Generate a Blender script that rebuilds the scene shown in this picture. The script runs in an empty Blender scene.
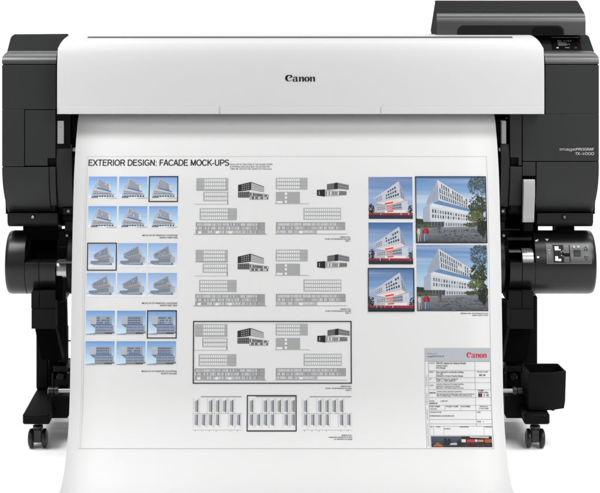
import bpy, math, random
from mathutils import Vector, Matrix, noise
R = math.radians
sc = bpy.context.scene
COL = sc.collection

# ------------------------------------------------------------------ camera, world, lamps, exposure
S = 0.0027            # metres per photo pixel on the plane five metres from the lens
VX, VY, D = 286.5, -60.0, 5.0     # principal ray of the (shifted) product lens
H = 1.37              # lens height
cam_data = bpy.data.cameras.new('camera')
cam = bpy.data.objects.new('camera', cam_data); COL.objects.link(cam)
cam.location = (0, -D, H); cam.rotation_euler = (R(90), 0, 0)
cam_data.sensor_width = 36; cam_data.sensor_fit = 'HORIZONTAL'
cam_data.lens = 36 * D / (600 * S)
cam_data.shift_x = (300 - VX) / 600
cam_data.shift_y = -(246.5 - VY) / 600
cam_data.clip_end = 200
sc.camera = cam

world = bpy.data.worlds.new('World'); sc.world = world; world.use_nodes = True
bg = world.node_tree.nodes['Background']
bg.inputs['Color'].default_value = (1.0, 1.0, 1.0, 1)
bg.inputs['Strength'].default_value = 0.24

def area(name, loc, target, sx, sy, power, color=(1, 1, 1)):
    l = bpy.data.lights.new(name, 'AREA'); l.shape = 'RECTANGLE'; l.size = sx; l.size_y = sy
    l.energy = power; l.color = color
    o = bpy.data.objects.new(name, l); COL.objects.link(o); o.location = loc
    o.rotation_euler = (Vector(target) - Vector(loc)).to_track_quat('-Z', 'Y').to_euler()
    return o
area('key_softbox', (2.6, -3.8, 3.0), (0.3, 0, 0.75), 2.2, 2.0, 112)
area('added_fill_light', (-2.8, -4.6, 2.6), (-0.1, 0, 0.7), 2.2, 2.2, 12)  # unseen light added to lift the front faces
area('overhead_softbox', (0.6, -0.80, 3.0), (0.6, -0.70, 0), 4.6, 0.8, 46)
area('added_backdrop_light', (0, 1.9, 4.2), (0, 3.4, 0.6), 8.0, 1.0, 190)  # unseen light added to turn the backdrop pure white
for n_, x_, e_ in (('added_floor_light_left', -1.75, 17), ('added_floor_light_right', 1.95, 14)):  # unseen lights added to whiten the floor and weaken caster shadows
    fl_ = area(n_, (x_, -0.8, 2.6), (x_ * 0.86, -0.15, 0), 1.2, 1.4, e_); fl_.data.spread = R(75)
sc.view_settings.view_transform = 'Standard'; sc.view_settings.look = 'None'
sc.view_settings.exposure = 0; sc.view_settings.gamma = 1
sc.cycles.max_bounces = 8; sc.cycles.use_denoising = True

# ------------------------------------------------------------------ helpers
def X(px, Y): return (px - VX) * S * (D + Y) / D
def Z(row, Y): return H - (row - VY) * S * (D + Y) / D
def P(px, row, Y): return Vector((X(px, Y), Y, Z(row, Y)))
def lin(c):
    f = lambda v: (v / 12.92) if v <= 0.04045 else ((v + 0.055) / 1.055) ** 2.4
    return tuple(f(v / 255.0) for v in c)

def mat(name, col, rough=0.5, spec=0.5, metal=0.0, bump=0.0, bscale=900, mottled=0.06, coat=0.0):
    m = bpy.data.materials.new(name); m.use_nodes = True
    nt = m.node_tree; b = nt.nodes['Principled BSDF']
    b.inputs['Roughness'].default_value = rough
    b.inputs['Specular IOR Level'].default_value = spec
    b.inputs['Metallic'].default_value = metal
    b.inputs['Coat Weight'].default_value = coat
    tc = nt.nodes.new('ShaderNodeTexCoord')
    n1 = nt.nodes.new('ShaderNodeTexNoise'); n1.inputs['Scale'].default_value = 7; n1.inputs['Detail'].default_value = 4
    nt.links.new(tc.outputs['Object'], n1.inputs['Vector'])
    mx = nt.nodes.new('ShaderNodeMix'); mx.data_type = 'RGBA'
    mx.inputs['A'].default_value = (*[c * (1 - mottled) for c in col], 1)
    mx.inputs['B'].default_value = (*[min(1, c * (1 + mottled)) for c in col], 1)
    nt.links.new(n1.outputs['Fac'], mx.inputs['Factor'])
    nt.links.new(mx.outputs['Result'], b.inputs['Base Color'])
    if bump:
        n2 = nt.nodes.new('ShaderNodeTexNoise'); n2.inputs['Scale'].default_value = bscale; n2.inputs['Detail'].default_value = 2
        nt.links.new(tc.outputs['Object'], n2.inputs['Vector'])
        bp = nt.nodes.new('ShaderNodeBump'); bp.inputs['Strength'].default_value = bump; bp.inputs['Distance'].default_value = 0.001
        nt.links.new(n2.outputs['Fac'], bp.inputs['Height']); nt.links.new(bp.outputs['Normal'], b.inputs['Normal'])
        rr = nt.nodes.new('ShaderNodeMapRange'); rr.inputs['To Min'].default_value = rough * 0.92; rr.inputs['To Max'].default_value = min(1, rough * 1.1)
        nt.links.new(n1.outputs['Fac'], rr.inputs['Value']); nt.links.new(rr.outputs['Result'], b.inputs['Roughness'])
    return m

M = {}
M['grey'] = mat('charcoal_plastic', (0.024, 0.0246, 0.0246), 0.45, 0.20, bump=0.12)
M['grey_darkened'] = mat('charcoal_matte_darkened', (0.019, 0.0195, 0.0195), 0.8, 0.04, bump=0.12)  # matte copy of the charcoal plastic, darkened to offset light on upward faces
M['grey_soft'] = mat('charcoal_plastic_satin', (0.025, 0.0258, 0.0258), 0.36, 1.0, bump=0.03)
M['dark'] = mat('dark_plastic', (0.008, 0.0082, 0.0082), 0.45, 0.15, bump=0.12)
M['roller'] = mat('dark_satin_plastic', (0.009, 0.0092, 0.0092), 0.30, 0.30, bump=0.05)
M['black'] = mat('black_plastic', (0.003, 0.003, 0.003), 0.5, 0.08, bump=0.08)
M['bracket'] = mat('matte_cast_metal', (0.012, 0.0123, 0.0123), 0.85, 0.03, bump=0.1)
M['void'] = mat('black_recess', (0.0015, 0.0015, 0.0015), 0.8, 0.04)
M['rubber'] = mat('black_caster_plastic', (0.008, 0.008, 0.008), 0.33, 0.45)
M['white'] = mat('white_cover_plastic', (0.565, 0.567, 0.566), 0.42, 0.25, bump=0.05, bscale=1400, mottled=0.006)
M['white_gap'] = mat('pale_seam', (0.50, 0.50, 0.50), 0.6, 0.2)
M['silver'] = mat('brushed_silver', (0.46, 0.46, 0.47), 0.28, 0.5, metal=0.75, bump=0.05)
M['silver_paint'] = mat('silver_painted_plastic', (0.36, 0.36, 0.37), 0.33, 0.6, bump=0.04)
M['silver_bright'] = mat('bright_silver_paint', (0.30, 0.30, 0.31), 0.4, 0.5)
M['panel_grey'] = mat('panel_grey_plastic', (0.06, 0.061, 0.062), 0.34, 0.6)
M['steel'] = mat('steel_rod', (0.35, 0.35, 0.36), 0.35, 0.5, metal=0.6)
M['steel_dull'] = mat('dull_steel', (0.12, 0.12, 0.12), 0.45, 0.5, metal=0.4)
M['screen'] = mat('screen_glass', (0.004, 0.004, 0.005), 0.12, 0.5)
M['paper'] = mat('coated_paper', (0.615, 0.615, 0.612), 0.6, 0.15, mottled=0.004)
M['floor'] = mat('white_studio_floor', (0.93, 0.93, 0.93), 0.9, 0.1, mottled=0.004)

def ink_material(name, rough=0.5, spec=0.25, emit=0.0):
    m = bpy.data.materials.new(name); m.use_nodes = True
    nt = m.node_tree; b = nt.nodes['Principled BSDF']
    a = nt.nodes.new('ShaderNodeVertexColor'); a.layer_name = 'Ink'
    nt.links.new(a.outputs['Color'], b.inputs['Base Color'])
    b.inputs['Roughness'].default_value = rough; b.inputs['Specular IOR Level'].default_value = spec
    if emit:
        nt.links.new(a.outputs['Color'], b.inputs['Emission Color']); b.inputs['Emission Strength'].default_value = emit
    return m
M['ink'] = ink_material('printed_ink')
M['ink_plastic'] = ink_material('pad_printed_ink', 0.45, 0.2)
M['ink_screen'] = ink_material('lit_screen_pixels', 0.3, 0.2, 0.3)

def empty(name, loc, label, cat, group=None):
    o = bpy.data.objects.new(name, None); COL.objects.link(o); o.location = loc
    o.empty_display_size = 0.1
    o['label'] = label; o['category'] = cat
    if group: o['group'] = group
    return o

def link(name, me, material, parent=None, label=None, bevel=0.0, seg=3, smooth=True, angle=35):
    o = bpy.data.objects.new(name, me); COL.objects.link(o)
    if material is not None and not me.materials: me.materials.append(material)
    if parent is not None:
        p = parent; off = Vector((0, 0, 0))
        while p is not None: off += p.location; p = p.parent
        me.transform(Matrix.Translation(-off))          # meshes are written in world metres
        o.parent = parent
    if label: o['label'] = label
    if smooth:
        for f in me.polygons: f.use_smooth = True
        me.set_sharp_from_angle(angle=R(angle))
    if bevel:
        b = o.modifiers.new('bevel', 'BEVEL'); b.width = bevel; b.segments = seg; b.limit_method = 'ANGLE'; b.angle_limit = R(40)
        b.harden_normals = True
    return o

class MB:
    def __init__(s): s.v = []; s.f = []
    def add(s, vs, fs):
        n = len(s.v); s.v += [tuple(v) for v in vs]; s.f += [tuple(i + n for i in f) for f in fs]; return s
    def box(s, x0, x1, y0, y1, z0, z1):
        vs = [(x, y, z) for z in (z0, z1) for y in (y0, y1) for x in (x0, x1)]
        return s.add(vs, [(0, 2, 3, 1), (4, 5, 7, 6), (0, 1, 5, 4), (2, 6, 7, 3), (0, 4, 6, 2), (1, 3, 7, 5)])
    def pbox(s, p0, r0, p1, r1, Y0, Y1):      # box whose front face (at depth Y0) covers photo px p0..p1, rows r0..r1
        return s.box(X(p0, Y0), X(p1, Y0), Y0, Y1, Z(r1, Y0), Z(r0, Y0))
    def loft(s, sections, cap=True):          # sections: equal-length closed loops of points
        n = len(sections[0]); vs = [p for sec in sections for p in sec]; fs = []
        for a in range(len(sections) - 1):
            for i in range(n):
                j = (i + 1) % n
                fs.append((a * n + i, a * n + j, (a + 1) * n + j, (a + 1) * n + i))
        if cap:
            fs.append(tuple(range(n - 1, -1, -1))); k = (len(sections) - 1) * n
            fs.append(tuple(range(k, k + n)))
        return s.add(vs, fs)
    def prism_x(s, x0, x1, prof):             # prof: (y, z) loop
        return s.loft([[(x, y, z) for y, z in prof] for x in (x0, x1)])
    def cyl_x(s, xr, yc, zc, n=48):           # xr: list of (x, radius)
        return s.loft([[(x, yc + r * math.cos(2 * math.pi * i / n), zc + r * math.sin(2 * math.pi * i / n)) for i in range(n)] for x, r in xr])
    def cyl_y(s, xc, zc, yr, n=24):
        return s.loft([[(xc + r * math.cos(2 * math.pi * i / n), y, zc + r * math.sin(2 * math.pi * i / n)) for i in range(n)] for y, r in yr])
    def cyl_z(s, xc, yc, zr, n=24):
        return s.loft([[(xc + r * math.cos(2 * math.pi * i / n), yc + r * math.sin(2 * math.pi * i / n), z) for i in range(n)] for z, r in zr])
    def prism_y(s, y0, y1, loop, y1loop=None):    # loop: (x, z)
        return s.loft([[(x, y0, z) for x, z in loop], [(x, y1, z) for x, z in (y1loop or loop)]])
    def build(s, name, material, parent=None, label=None, **k):
        me = bpy.data.meshes.new(name); me.from_pydata(s.v, [], s.f); me.validate()
        import bmesh
        bm = bmesh.new(); bm.from_mesh(me); bmesh.ops.recalc_face_normals(bm, faces=bm.faces); bm.to_mesh(me); bm.free()
        return link(name, me, M[material] if isinstance(material, str) else material, parent, label, **k)

def spline(pts, n=6):
    """Catmull-Rom through 2D points."""
    out = []
    for i in range(len(pts) - 1):
        p0 = pts[max(i - 1, 0)]; p1 = pts[i]; p2 = pts[i + 1]; p3 = pts[min(i + 2, len(pts) - 1)]
        for k in range(n):
            t = k / n
            out.append(tuple(0.5 * ((2 * p1[a]) + (-p0[a] + p2[a]) * t + (2 * p0[a] - 5 * p1[a] + 4 * p2[a] - p3[a]) * t * t + (-p0[a] + 3 * p1[a] - 3 * p2[a] + p3[a]) * t ** 3) for a in (0, 1)))
    out.append(tuple(pts[-1])); return out

# ------------------------------------------------------------------ lettering
_tc = {}
def text_mesh(s, bold=0.0):
    key = (s, bold)
    if key in _tc: return _tc[key]
    cu = bpy.data.curves.new('lettering', 'FONT'); cu.body = s; cu.size = 1; cu.offset = bold
    cu.resolution_u = 3; cu.fill_mode = 'BOTH'
    o = bpy.data.objects.new('lettering', cu); COL.objects.link(o)
    bpy.context.view_layer.update()
    me = bpy.data.meshes.new_from_object(o.evaluated_get(bpy.context.evaluated_depsgraph_get()))
    vs = [(v.co.x, v.co.y) for v in me.vertices]; fs = [tuple(p.vertices) for p in me.polygons]
    bpy.data.objects.remove(o); bpy.data.curves.remove(cu); bpy.data.meshes.remove(me)
    _tc[key] = (vs, fs); return _tc[key]

CAPH = None
def _arc(cx, cy, rx, ry, a0, a1, n=10): return [(cx + rx * math.cos(R(a0 + (a1 - a0) * i / n)), cy + ry * math.sin(R(a0 + (a1 - a0) * i / n))) for i in range(n + 1)]
GLYPH = {   # grotesque capitals as pen strokes in a box one cap high: (advance, strokes)
 'E': (.68, [[(.12, 0), (.12, 1)], [(.12, .94), (.62, .94)], [(.12, .53), (.57, .53)], [(.12, .06), (.64, .06)]]),
 'F': (.62, [[(.12, 0), (.12, 1)], [(.12, .94), (.58, .94)], [(.12, .50), (.52, .50)]]),
 'X': (.68, [[(.04, 0), (.62, 1)], [(.62, 0), (.04, 1)]]),
 'T': (.64, [[(.32, 0), (.32, 1)], [(.03, .94), (.61, .94)]]),
 'R': (.74, [[(.12, 0), (.12, 1)], [(.12, .94), (.42, .94)] + _arc(.42, .71, .20, .23, 90, -90) + [(.12, .48)], [(.42, .48), (.68, 0)]]),
 'P': (.69, [[(.12, 0), (.12, 1)], [(.12, .94), (.40, .94)] + _arc(.40, .69, .22, .25, 90, -90) + [(.12, .44)]]),
 'I': (.28, [[(.14, 0), (.14, 1)]]),
 'O': (.79, [_arc(.395, .5, .32, .45, 0, 360, 24)]),
 'D': (.74, [[(.12, 0), (.12, 1)], [(.12, .94), (.36, .94)] + _arc(.36, .5, .31, .44, 90, -90, 14) + [(.12, .06)]]),
 'S': (.68, [_arc(.34, .72, .24, .225, 20, 215, 12) + [(.20, .57), (.48, .45)] + _arc(.345, .28, .25, .225, 35, -165, 12)]),
 'G': (.79, [_arc(.40, .5, .32, .45, 42, 330, 20) + [(.69, .16), (.69, .46)], [(.42, .46), (.69, .46)]]),
 'C': (.73, [_arc(.395, .5, .32, .45, 38, 322, 20)]),
 'N': (.73, [[(.12, 0), (.12, 1)], [(.61, 0), (.61, 1)], [(.12, .97), (.61, .03)]]),
 'A': (.66, [[(.03, 0), (.33, 1)], [(.63, 0), (.33, 1)], [(.13, .34), (.53, .34)]]),
 'M': (.83, [[(.12, 0), (.12, 1)], [(.71, 0), (.71, 1)], [(.12, .97), (.415, .06)], [(.71, .97), (.415, .06)]]),
 'K': (.68, [[(.12, 0), (.12, 1)], [(.62, 1), (.13, .42)], [(.28, .58), (.66, 0)]]),
 'U': (.73, [[(.12, 1), (.12, .35)] + _arc(.365, .33, .245, .28, 180, 360, 12) + [(.61, 1)]]),
 '-': (.36, [[(.05, .36), (.31, .36)]]),
 ':': (.28, [[(.14, 0), (.14, .14)], [(.14, .58), (.14, .72)]]),
 ' ': (.30, []),
 'i': (.36, [[(.18, 0), (.18, .70)], [(.18, .86), (.18, 1)]]),
 'm': (1.25, [[(.12, 0), (.12, .72), (1.10, .72), (1.10, 0)], [(.61, 0), (.61, .72)]]),
 'a': (.95, [[(.15, .72), (.80, .72), (.80, 0)], [(.80, .40), (.14, .40), (.14, .06), (.80, .06)]]),
 'g': (.95, [[(.80, .66), (.14, .66), (.14, .06), (.80, .06)], [(.80, .72), (.80, -.26), (.14, -.26)]]),
 'e': (.95, [[(.80, .06), (.14, .06), (.14, .66), (.80, .66), (.80, .36), (.16, .36)]]),
 '4': (1.0, [[(.70, 0), (.70, 1), (.10, .30), (.92, .30)]]),
 '0': (.92, [[(.14, .5), (.14, .80), (.26, .93), (.66, .93), (.78, .80), (.78, .20), (.66, .07), (.26, .07), (.14, .20), (.14, .5)]]),
}
def stroke_text(art, txt, x0, x1, yt, yb, col, w=.15, layer=1):
    tot = sum(GLYPH[c][0] for c in txt); kx = (x1 - x0) / (tot - .12); ky = yb - yt; x = -.06; k = 0
    for c in txt:
        adv, st = GLYPH[c]
        for pts in st:
            L = []; Rr = []
            for i, (px, py) in enumerate(pts):
                a = pts[max(i - 1, 0)]; b = pts[min(i + 1, len(pts) - 1)]
                if len(pts) > 20 and pts[0] == pts[-1]: pass
                dx, dy = b[0] - a[0], b[1] - a[1]; l = math.hypot(dx, dy) or 1
                nx, ny = -dy / l * w / 2, dx / l * w / 2
                L.append((x0 + (x + px + nx) * kx, yb - (py + ny) * ky)); Rr.append((x0 + (x + px - nx) * kx, yb - (py - ny) * ky))
            n = len(pts); art.raw(L + Rr, [(i, i + 1, n + i + 1, n + i) for i in range(n - 1)], [lin(col) + (1,)] * (2 * n), layer + (k % 5) * .12); k += 1
        x += adv
class Art:
    """Flat printing laid on a surface. fn(px, row, off) -> world point; px,row = where it sits on the sheet as measured in the photo."""
    def __init__(s, fn, base=0.0004, step=0.00014): s.fn = fn; s.v = []; s.f = []; s.c = []; s.base = base; s.step = step; s.gain = 0.88; s.tex = 0.0; s.cloud = 0.0; s.ts = 0.6; s.mx = 5.0
    def raw(s, pts, faces, cols, layer):
        n = len(s.v); off = s.base + layer * s.step
        s.v += [tuple(s.fn(x, y, off)) for x, y in pts]; s.c += cols
        s.f += [tuple(i + n for i in f) for f in faces]
    def q(s, a, b, c, d, col, layer=1, col2=None, mx=5.0):
        """quad a(top-left) b(top-right) c(bottom-right) d(bottom-left); col at the top, col2 at the bottom"""
        c1 = lin(col); c2 = lin(col2) if col2 else c1
        mx = s.mx
        hgt = max(abs(d[1] - a[1]), abs(c[1] - b[1]), abs(b[1] - a[1]) * .0)
        ny = max(1, math.ceil(hgt / mx)); nx = max(1, math.ceil(abs(b[1] - a[1]) / mx))
        pts = []; cols = []
        for j in range(ny + 1):
            t = j / ny
            for i in range(nx + 1):
                u = i / nx
                pts.append(tuple((a[k] * (1 - u) + b[k] * u) * (1 - t) + (d[k] * (1 - u) + c[k] * u) * t for k in (0, 1)))
                cc = [c1[k] * (1 - t) + c2[k] * t for k in range(3)]
                if s.tex:
                    p_ = pts[-1]; g_ = 1 + s.tex * (noise.noise((p_[0] * s.ts, p_[1] * s.ts, 3.3)) + .7 * noise.noise((p_[0] * s.ts * 3, p_[1] * s.ts * 3, 1.7)))
                    cc = [max(0, v * g_) for v in cc]
                if s.cloud:
                    p_ = pts[-1]; n_ = noise.noise((p_[0] * .09, p_[1] * .10, .7)) + .5 * noise.noise((p_[0] * .25, p_[1] * .28, 4.1)) + .25 * noise.noise((p_[0] * .7, p_[1] * .9, 8.1))
                    m_ = max(0, min(1, (n_ + .05) * s.cloud)); cc = [v * (1 - m_) + w_ * m_ for v, w_ in zip(cc, (.62, .66, .72))]
                cols.append(tuple(cc) + (1,))
        w = nx + 1
        s.raw(pts, [(j * w + i, (j + 1) * w + i, (j + 1) * w + i + 1, j * w + i + 1) for j in range(ny) for i in range(nx)], cols, layer)
    def rect(s, x0, y0, x1, y1, col, layer=1, col2=None): s.q((x0, y0), (x1, y0), (x1, y1), (x0, y1), col, layer, col2)
    def poly(s, pts, col, layer=1): s.raw(pts, [tuple(range(len(pts)))], [lin(col) + (1,)] * len(pts), layer)
    def frame(s, x0, y0, x1, y1, t, col, layer=3):
        s.rect(x0, y0, x1, y0 + t, col, layer); s.rect(x0, y1 - t, x1, y1, col, layer)
        s.rect(x0, y0 + t, x0 + t, y1 - t, col, layer); s.rect(x1 - t, y0 + t, x1, y1 - t, col, layer)
    def grid(s, quad, nx, ny, col, layer=3, fx=0.6, fy=0.6, skip=None, jit=0.0, rnd=None, cols=None, mu=0.03, mv=0.06):
        a, b, c, d = quad
        def bl(u, t): return tuple((a[k] * (1 - u) + b[k] * u) * (1 - t) + (d[k] * (1 - u) + c[k] * u) * t for k in (0, 1))
        for j in range(ny):
            for i in range(nx):
                if skip and skip(i, j): continue
                u0 = mu + (1 - 2 * mu) * (i + (1 - fx) / 2) / nx; u1 = mu + (1 - 2 * mu) * (i + (1 + fx) / 2) / nx
                t0 = mv + (1 - 2 * mv) * (j + (1 - fy) / 2) / ny; t1 = mv + (1 - 2 * mv) * (j + (1 + fy) / 2) / ny
                cc = rnd.choice(cols) if cols else col
                if rnd and jit:
                    dj = rnd.uniform(-jit, jit); cc = tuple(max(0, min(255, v + dj)) for v in cc)
                s.poly([bl(u0, t0), bl(u1, t0), bl(u1, t1), bl(u0, t1)], cc, layer)
    def text(s, txt, x0, x1, ytop, ybot, col, layer=2, bold=0.0, right=False, vert=False):
        """capitals span ytop..ybot; x0..x1 fits the width (x1 None keeps natural width)"""
        global CAPH
        if CAPH is None:
            v, _ = text_mesh('H'); CAPH = max(p[1] for p in v)
        v, f = text_mesh(txt, bold)
        if not v: return
        xa = min(p[0] for p in v); xb = max(p[0] for p in v)
        k = (ybot - ytop) / CAPH
        kx = k
        if x1 is not None and x0 is not None: kx = (x1 - x0) / (xb - xa)
        elif x0 is None: x0 = x1 - (xb - xa) * k * 0.95; kx = k * 0.95
        pts = [(x0 + (p[0] - xa) * kx, ybot - p[1] * k) for p in v]
        if vert:   # reads upwards; x0 = left edge, ybot = start
            pts = [(x0 + (CAPH - p[1]) * k, ybot - (p[0] - xa) * k) for p in v]
        s.raw(pts, f, [lin(col) + (1,)] * len(pts), layer)
    def build(s, name, parent, material='ink', label=None):
        me = bpy.data.meshes.new(name); me.from_pydata(s.v, [], s.f)
        ca = me.color_attributes.new('Ink', 'FLOAT_COLOR', 'POINT')
        for i, c in enumerate(s.c): ca.data[i].color = (min(1, c[0] * s.gain), min(1, c[1] * s.gain), min(1, c[2] * s.gain), 1)
        return link(name, me, M[material], parent, label, smooth=False)

def stroke(art, pts, w, col, layer):
    """variable-width pen stroke; pts list of (x,y), w list of widths"""
    L = []; Rr = []
    n = len(pts)
    for i, (x, y) in enumerate(pts):
        a = pts[max(i - 1, 0)]; b = pts[min(i + 1, n - 1)]
        dx, dy = b[0] - a[0], b[1] - a[1]; l = math.hypot(dx, dy) or 1
        nx, ny = -dy / l, dx / l
        L.append((x + nx * w[i] / 2, y + ny * w[i] / 2)); Rr.append((x - nx * w[i] / 2, y - ny * w[i] / 2))
    art.raw(L + Rr, [(i, i + 1, n + i + 1, n + i) for i in range(n - 1)], [lin(col) + (1,)] * (2 * n), layer)

def wordmark(art, x0, y0, x1, y1, col, base=2):
    """the bold flared-serif maker's wordmark, drawn in a 4.55 x 1 box"""
    k = (x1 - x0) / 4.55; ky = (y1 - y0)
    def T(p): return (x0 + p[0] * k, y0 + (1 - p[1]) * ky)
    lay = [base]
    def st(pts, w):
        n = len(pts)
        # build outline in unit space, then map
        L = []; Rr = []
        for i, (x, y) in enumerate(pts):
            a = pts[max(i - 1, 0)]; b = pts[min(i + 1, n - 1)]
            dx, dy = b[0] - a[0], b[1] - a[1]; l = math.hypot(dx, dy) or 1
            nx, ny = -dy / l, dx / l
            L.append(T((x + nx * w[i] / 2, y + ny * w[i] / 2))); Rr.append(T((x - nx * w[i] / 2, y - ny * w[i] / 2)))
        art.raw(L + Rr, [(i, i + 1, n + i + 1, n + i) for i in range(n - 1)], [lin(col) + (1,)] * (2 * n), lay[0]); lay[0] += 0.25
    def pl(pts):
        art.poly([T(p) for p in pts], col, lay[0]); lay[0] += 0.25
    def arc(cx, cy, rx, ry, a0, a1, wf, n=26):
        pts = []; w = []
        for i in range(n + 1):
            a = R(a0 + (a1 - a0) * i / n); pts.append((cx + rx * math.cos(a), cy + ry * math.sin(a))); w.append(wf(a))
        st(pts, w)
    # C
    arc(0.60, 0.50, 0.44, 0.42, 62, 322, lambda a: 0.07 + 0.26 * max(0, -math.cos(a)) ** 1.3 + 0.05 * max(0, math.sin(a)))
    pl([(0.72, 0.93), (0.98, 0.97), (1.08, 0.84), (1.06, 0.62), (0.98, 0.60), (0.88, 0.74), (0.70, 0.82)])
    pl([(0.60, 0.44), (0.72, 0.50), (1.06, 0.64), (1.02, 0.70), (0.80, 0.66), (0.62, 0.56)])
    # a
    pl([(1.58, 0.56), (1.82, 0.56), (1.82, 0.12), (1.95, 0.06), (1.95, 0.0), (1.60, 0.0)])
    arc(1.52, 0.53, 0.22, 0.17, 12, 160, lambda a: 0.10 + 0.10 * max(0, math.cos(a)))
    pl([(1.20, 0.66), (1.36, 0.66), (1.38, 0.54), (1.26, 0.50), (1.18, 0.56)])
    arc(1.42, 0.20, 0.22, 0.17, 60, 345, lambda a: 0.07 + 0.13 * max(0, -math.cos(a)), 18)
    # n (twice)
    for ox in (2.02, 3.68):
        pl([(ox, 0.70), (ox + 0.24, 0.72), (ox + 0.30, 0.66), (ox + 0.30, 0.0), (ox + 0.06, 0.0), (ox + 0.06, 0.60), (ox, 0.64)])
        pl([(ox + 0.30, 0.50), (ox + 0.44, 0.70), (ox + 0.62, 0.73), (ox + 0.74, 0.66), (ox + 0.78, 0.52), (ox + 0.78, 0.06), (ox + 0.84, 0.0), (ox + 0.54, 0.0), (ox + 0.54, 0.50), (ox + 0.48, 0.58), (ox + 0.40, 0.54)])
    # o
    arc(3.26, 0.36, 0.27, 0.32, 0, 360, lambda a: 0.07 + 0.19 * abs(math.cos(a)) ** 1.2, 34)

# ------------------------------------------------------------------ studio sweep
def sweep():
    prof = [(-9, 0), (1.6, 0)]
    for i in range(1, 13):
        a = R(90 * i / 12); prof.append((1.6 + 1.2 * math.sin(a), 1.2 - 1.2 * math.cos(a)))
    prof += [(2.8, 2.6)]
    vs = []; fs = []
    for x in (-7, 7):
        for y, z in prof: vs.append((x, y, z))
    n = len(prof)
    for i in range(n - 1): fs.append((i, n + i, n + i + 1, i + 1))
    me = bpy.data.meshes.new('floor'); me.from_pydata(vs, [], fs)
    o = link('floor', me, M['floor'], angle=80); o['kind'] = 'structure'
sweep()

# ------------------------------------------------------------------ the printer
printer = empty('large_format_printer', (0, 0.25, 0), 'large charcoal roll printer on a wheeled stand with a long white front cover', 'printer')

# profile pieces given as (Y, row) are turned into (y, z)
def prof(pts): return [(y, Z(r, y)) for y, r in pts]

# chassis behind the sheet
mb = MB(); mb.pbox(52, 100, 549, 226, 0.11, 0.44)
mb.build('chassis', 'void', printer, bevel=0.004)
mb = MB(); mb.prism_x(X(70, 0.05), X(505, 0.05), prof([(0.03, 120), (0.028, 135), (0.04, 160), (0.06, 200), (0.10, 222), (0.14, 222), (0.14, 112), (0.05, 112)]))
mb.build('paper_guide', 'black', printer)

# ---- white front cover: profile swept across, ends rounded over
def cover():
    fr = [(-0.050, 114.2), (-0.0515, 106.4), (-0.0515, 96), (-0.051, 80), (-0.0495, 68), (-0.046, 58), (-0.038, 50), (-0.022, 43.5), (0.002, 39.3), (0.04, 36.8), (0.09, 35.2), (0.15, 34.3), (0.21, 34.1)]
    top = spline(fr[1:], 5)
    pts = [fr[0]] + top
    loop = prof(pts) + [(0.30, Z(34.1, 0.21) - 0.03), (0.34, Z(60, 0.3)), (0.34, Z(114, 0.3)), (0.0, Z(114.2, -0.05))]
    ztop = max(z for y, z in loop); Rr = 8.0 * S; z0 = ztop - 10.5 * S
    xl, xr = X(57.2, -0.05), X(544.2, -0.05)
    secs = []
    for k in range(0, 11):
        a = Rr * (1 - math.cos(R(90 * k / 10))); drop = math.sin(R(90 * k / 10))
        secs.append((a, drop))
    def sec(x, t):
        out = []
        for y, z in loop:
            zz = z if z <= z0 else z0 + (z - z0) * (0.02 + 0.98 * t)
            out.append((x, y, zz))
        return out
    S_ = [sec(xl + a, t) for a, t in secs] + [sec(xr - a, t) for a, t in reversed(secs)]
    mb = MB(); mb.loft(S_)
    o = mb.build('front_cover', 'white', printer, bevel=0.0016, angle=50)
    return o
cov = cover()
# lower lip: a separate moulding 1.2 mm proud below a shallow groove, in three lengths
for i, (a, b) in enumerate(((58.2, 219.0), (219.9, 380.2), (381.1, 543.2))):
    mb = MB(); mb.pbox(a, 106.6, b, 113.9, -0.0532, -0.045)
    mb.build('cover_lip', 'white', cov, bevel=0.0012)
mb = MB(); mb.prism_x(X(88, 0.03), X(512, 0.03), [(0.016, Z(38.0, 0.016) + .0012), (0.036, Z(36.95, 0.036) + 0.0012), (0.036, Z(38.5, 0.036)), (0.016, Z(39.5, 0.016))])
mb.build('cover_slot', mat('slot_shadow_gap', (0.10, 0.10, 0.10), 0.7, 0.1), cov)
def cover_fn(px, row, off): return P(px, row, -0.0512) + Vector((0, -off, 0))
ar = Art(cover_fn, base=0.0006, step=0.00008); wordmark(ar, 285.2, 74.9, 315.6, 81.6, (18, 18, 18))
ar.build('brand_logo', cov, 'ink_plastic')

# ---- side housings
def housing(side):
    L = side < 0
    mirror = (lambda a: a)
    out0, out1 = (2.0, 7.2) if L else (599.0, 594.0)       # outer edge of the body / of the raised shoulder
    inn = 56.0 if L else 545.2
    lab = 'left end housing of the printer, narrower, with an inset access panel' if L else 'right end housing of the printer carrying the control screen'
    # core, dark, seen only in the gaps
    mb = MB(); a, b = sorted((out0 + (0.25 if L else -0.25), 70 if L else 511))
    mb.prism_x(X(a, 0.0), X(b, 0.0), prof([(0.009, 66), (0.009, 160), (0.03, 180), (0.06, 206), (0.062, 214), (0.40, 208), (0.42, 50), (0.12, 50), (0.06, 54), (0.02, 60)]))
    core = mb.build('side_housing', 'black', printer, lab)
    return core
hl = housing(-1); hr = housing(1)

def panel_box(p0, r0, p1, r1, Y0, Y1, name, m, parent, bev=0.0016, label=None):
    mb = MB(); mb.pbox(p0, r0, p1, r1, Y0, Y1); return mb.build(name, m, parent, label, bevel=bev)

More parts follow.
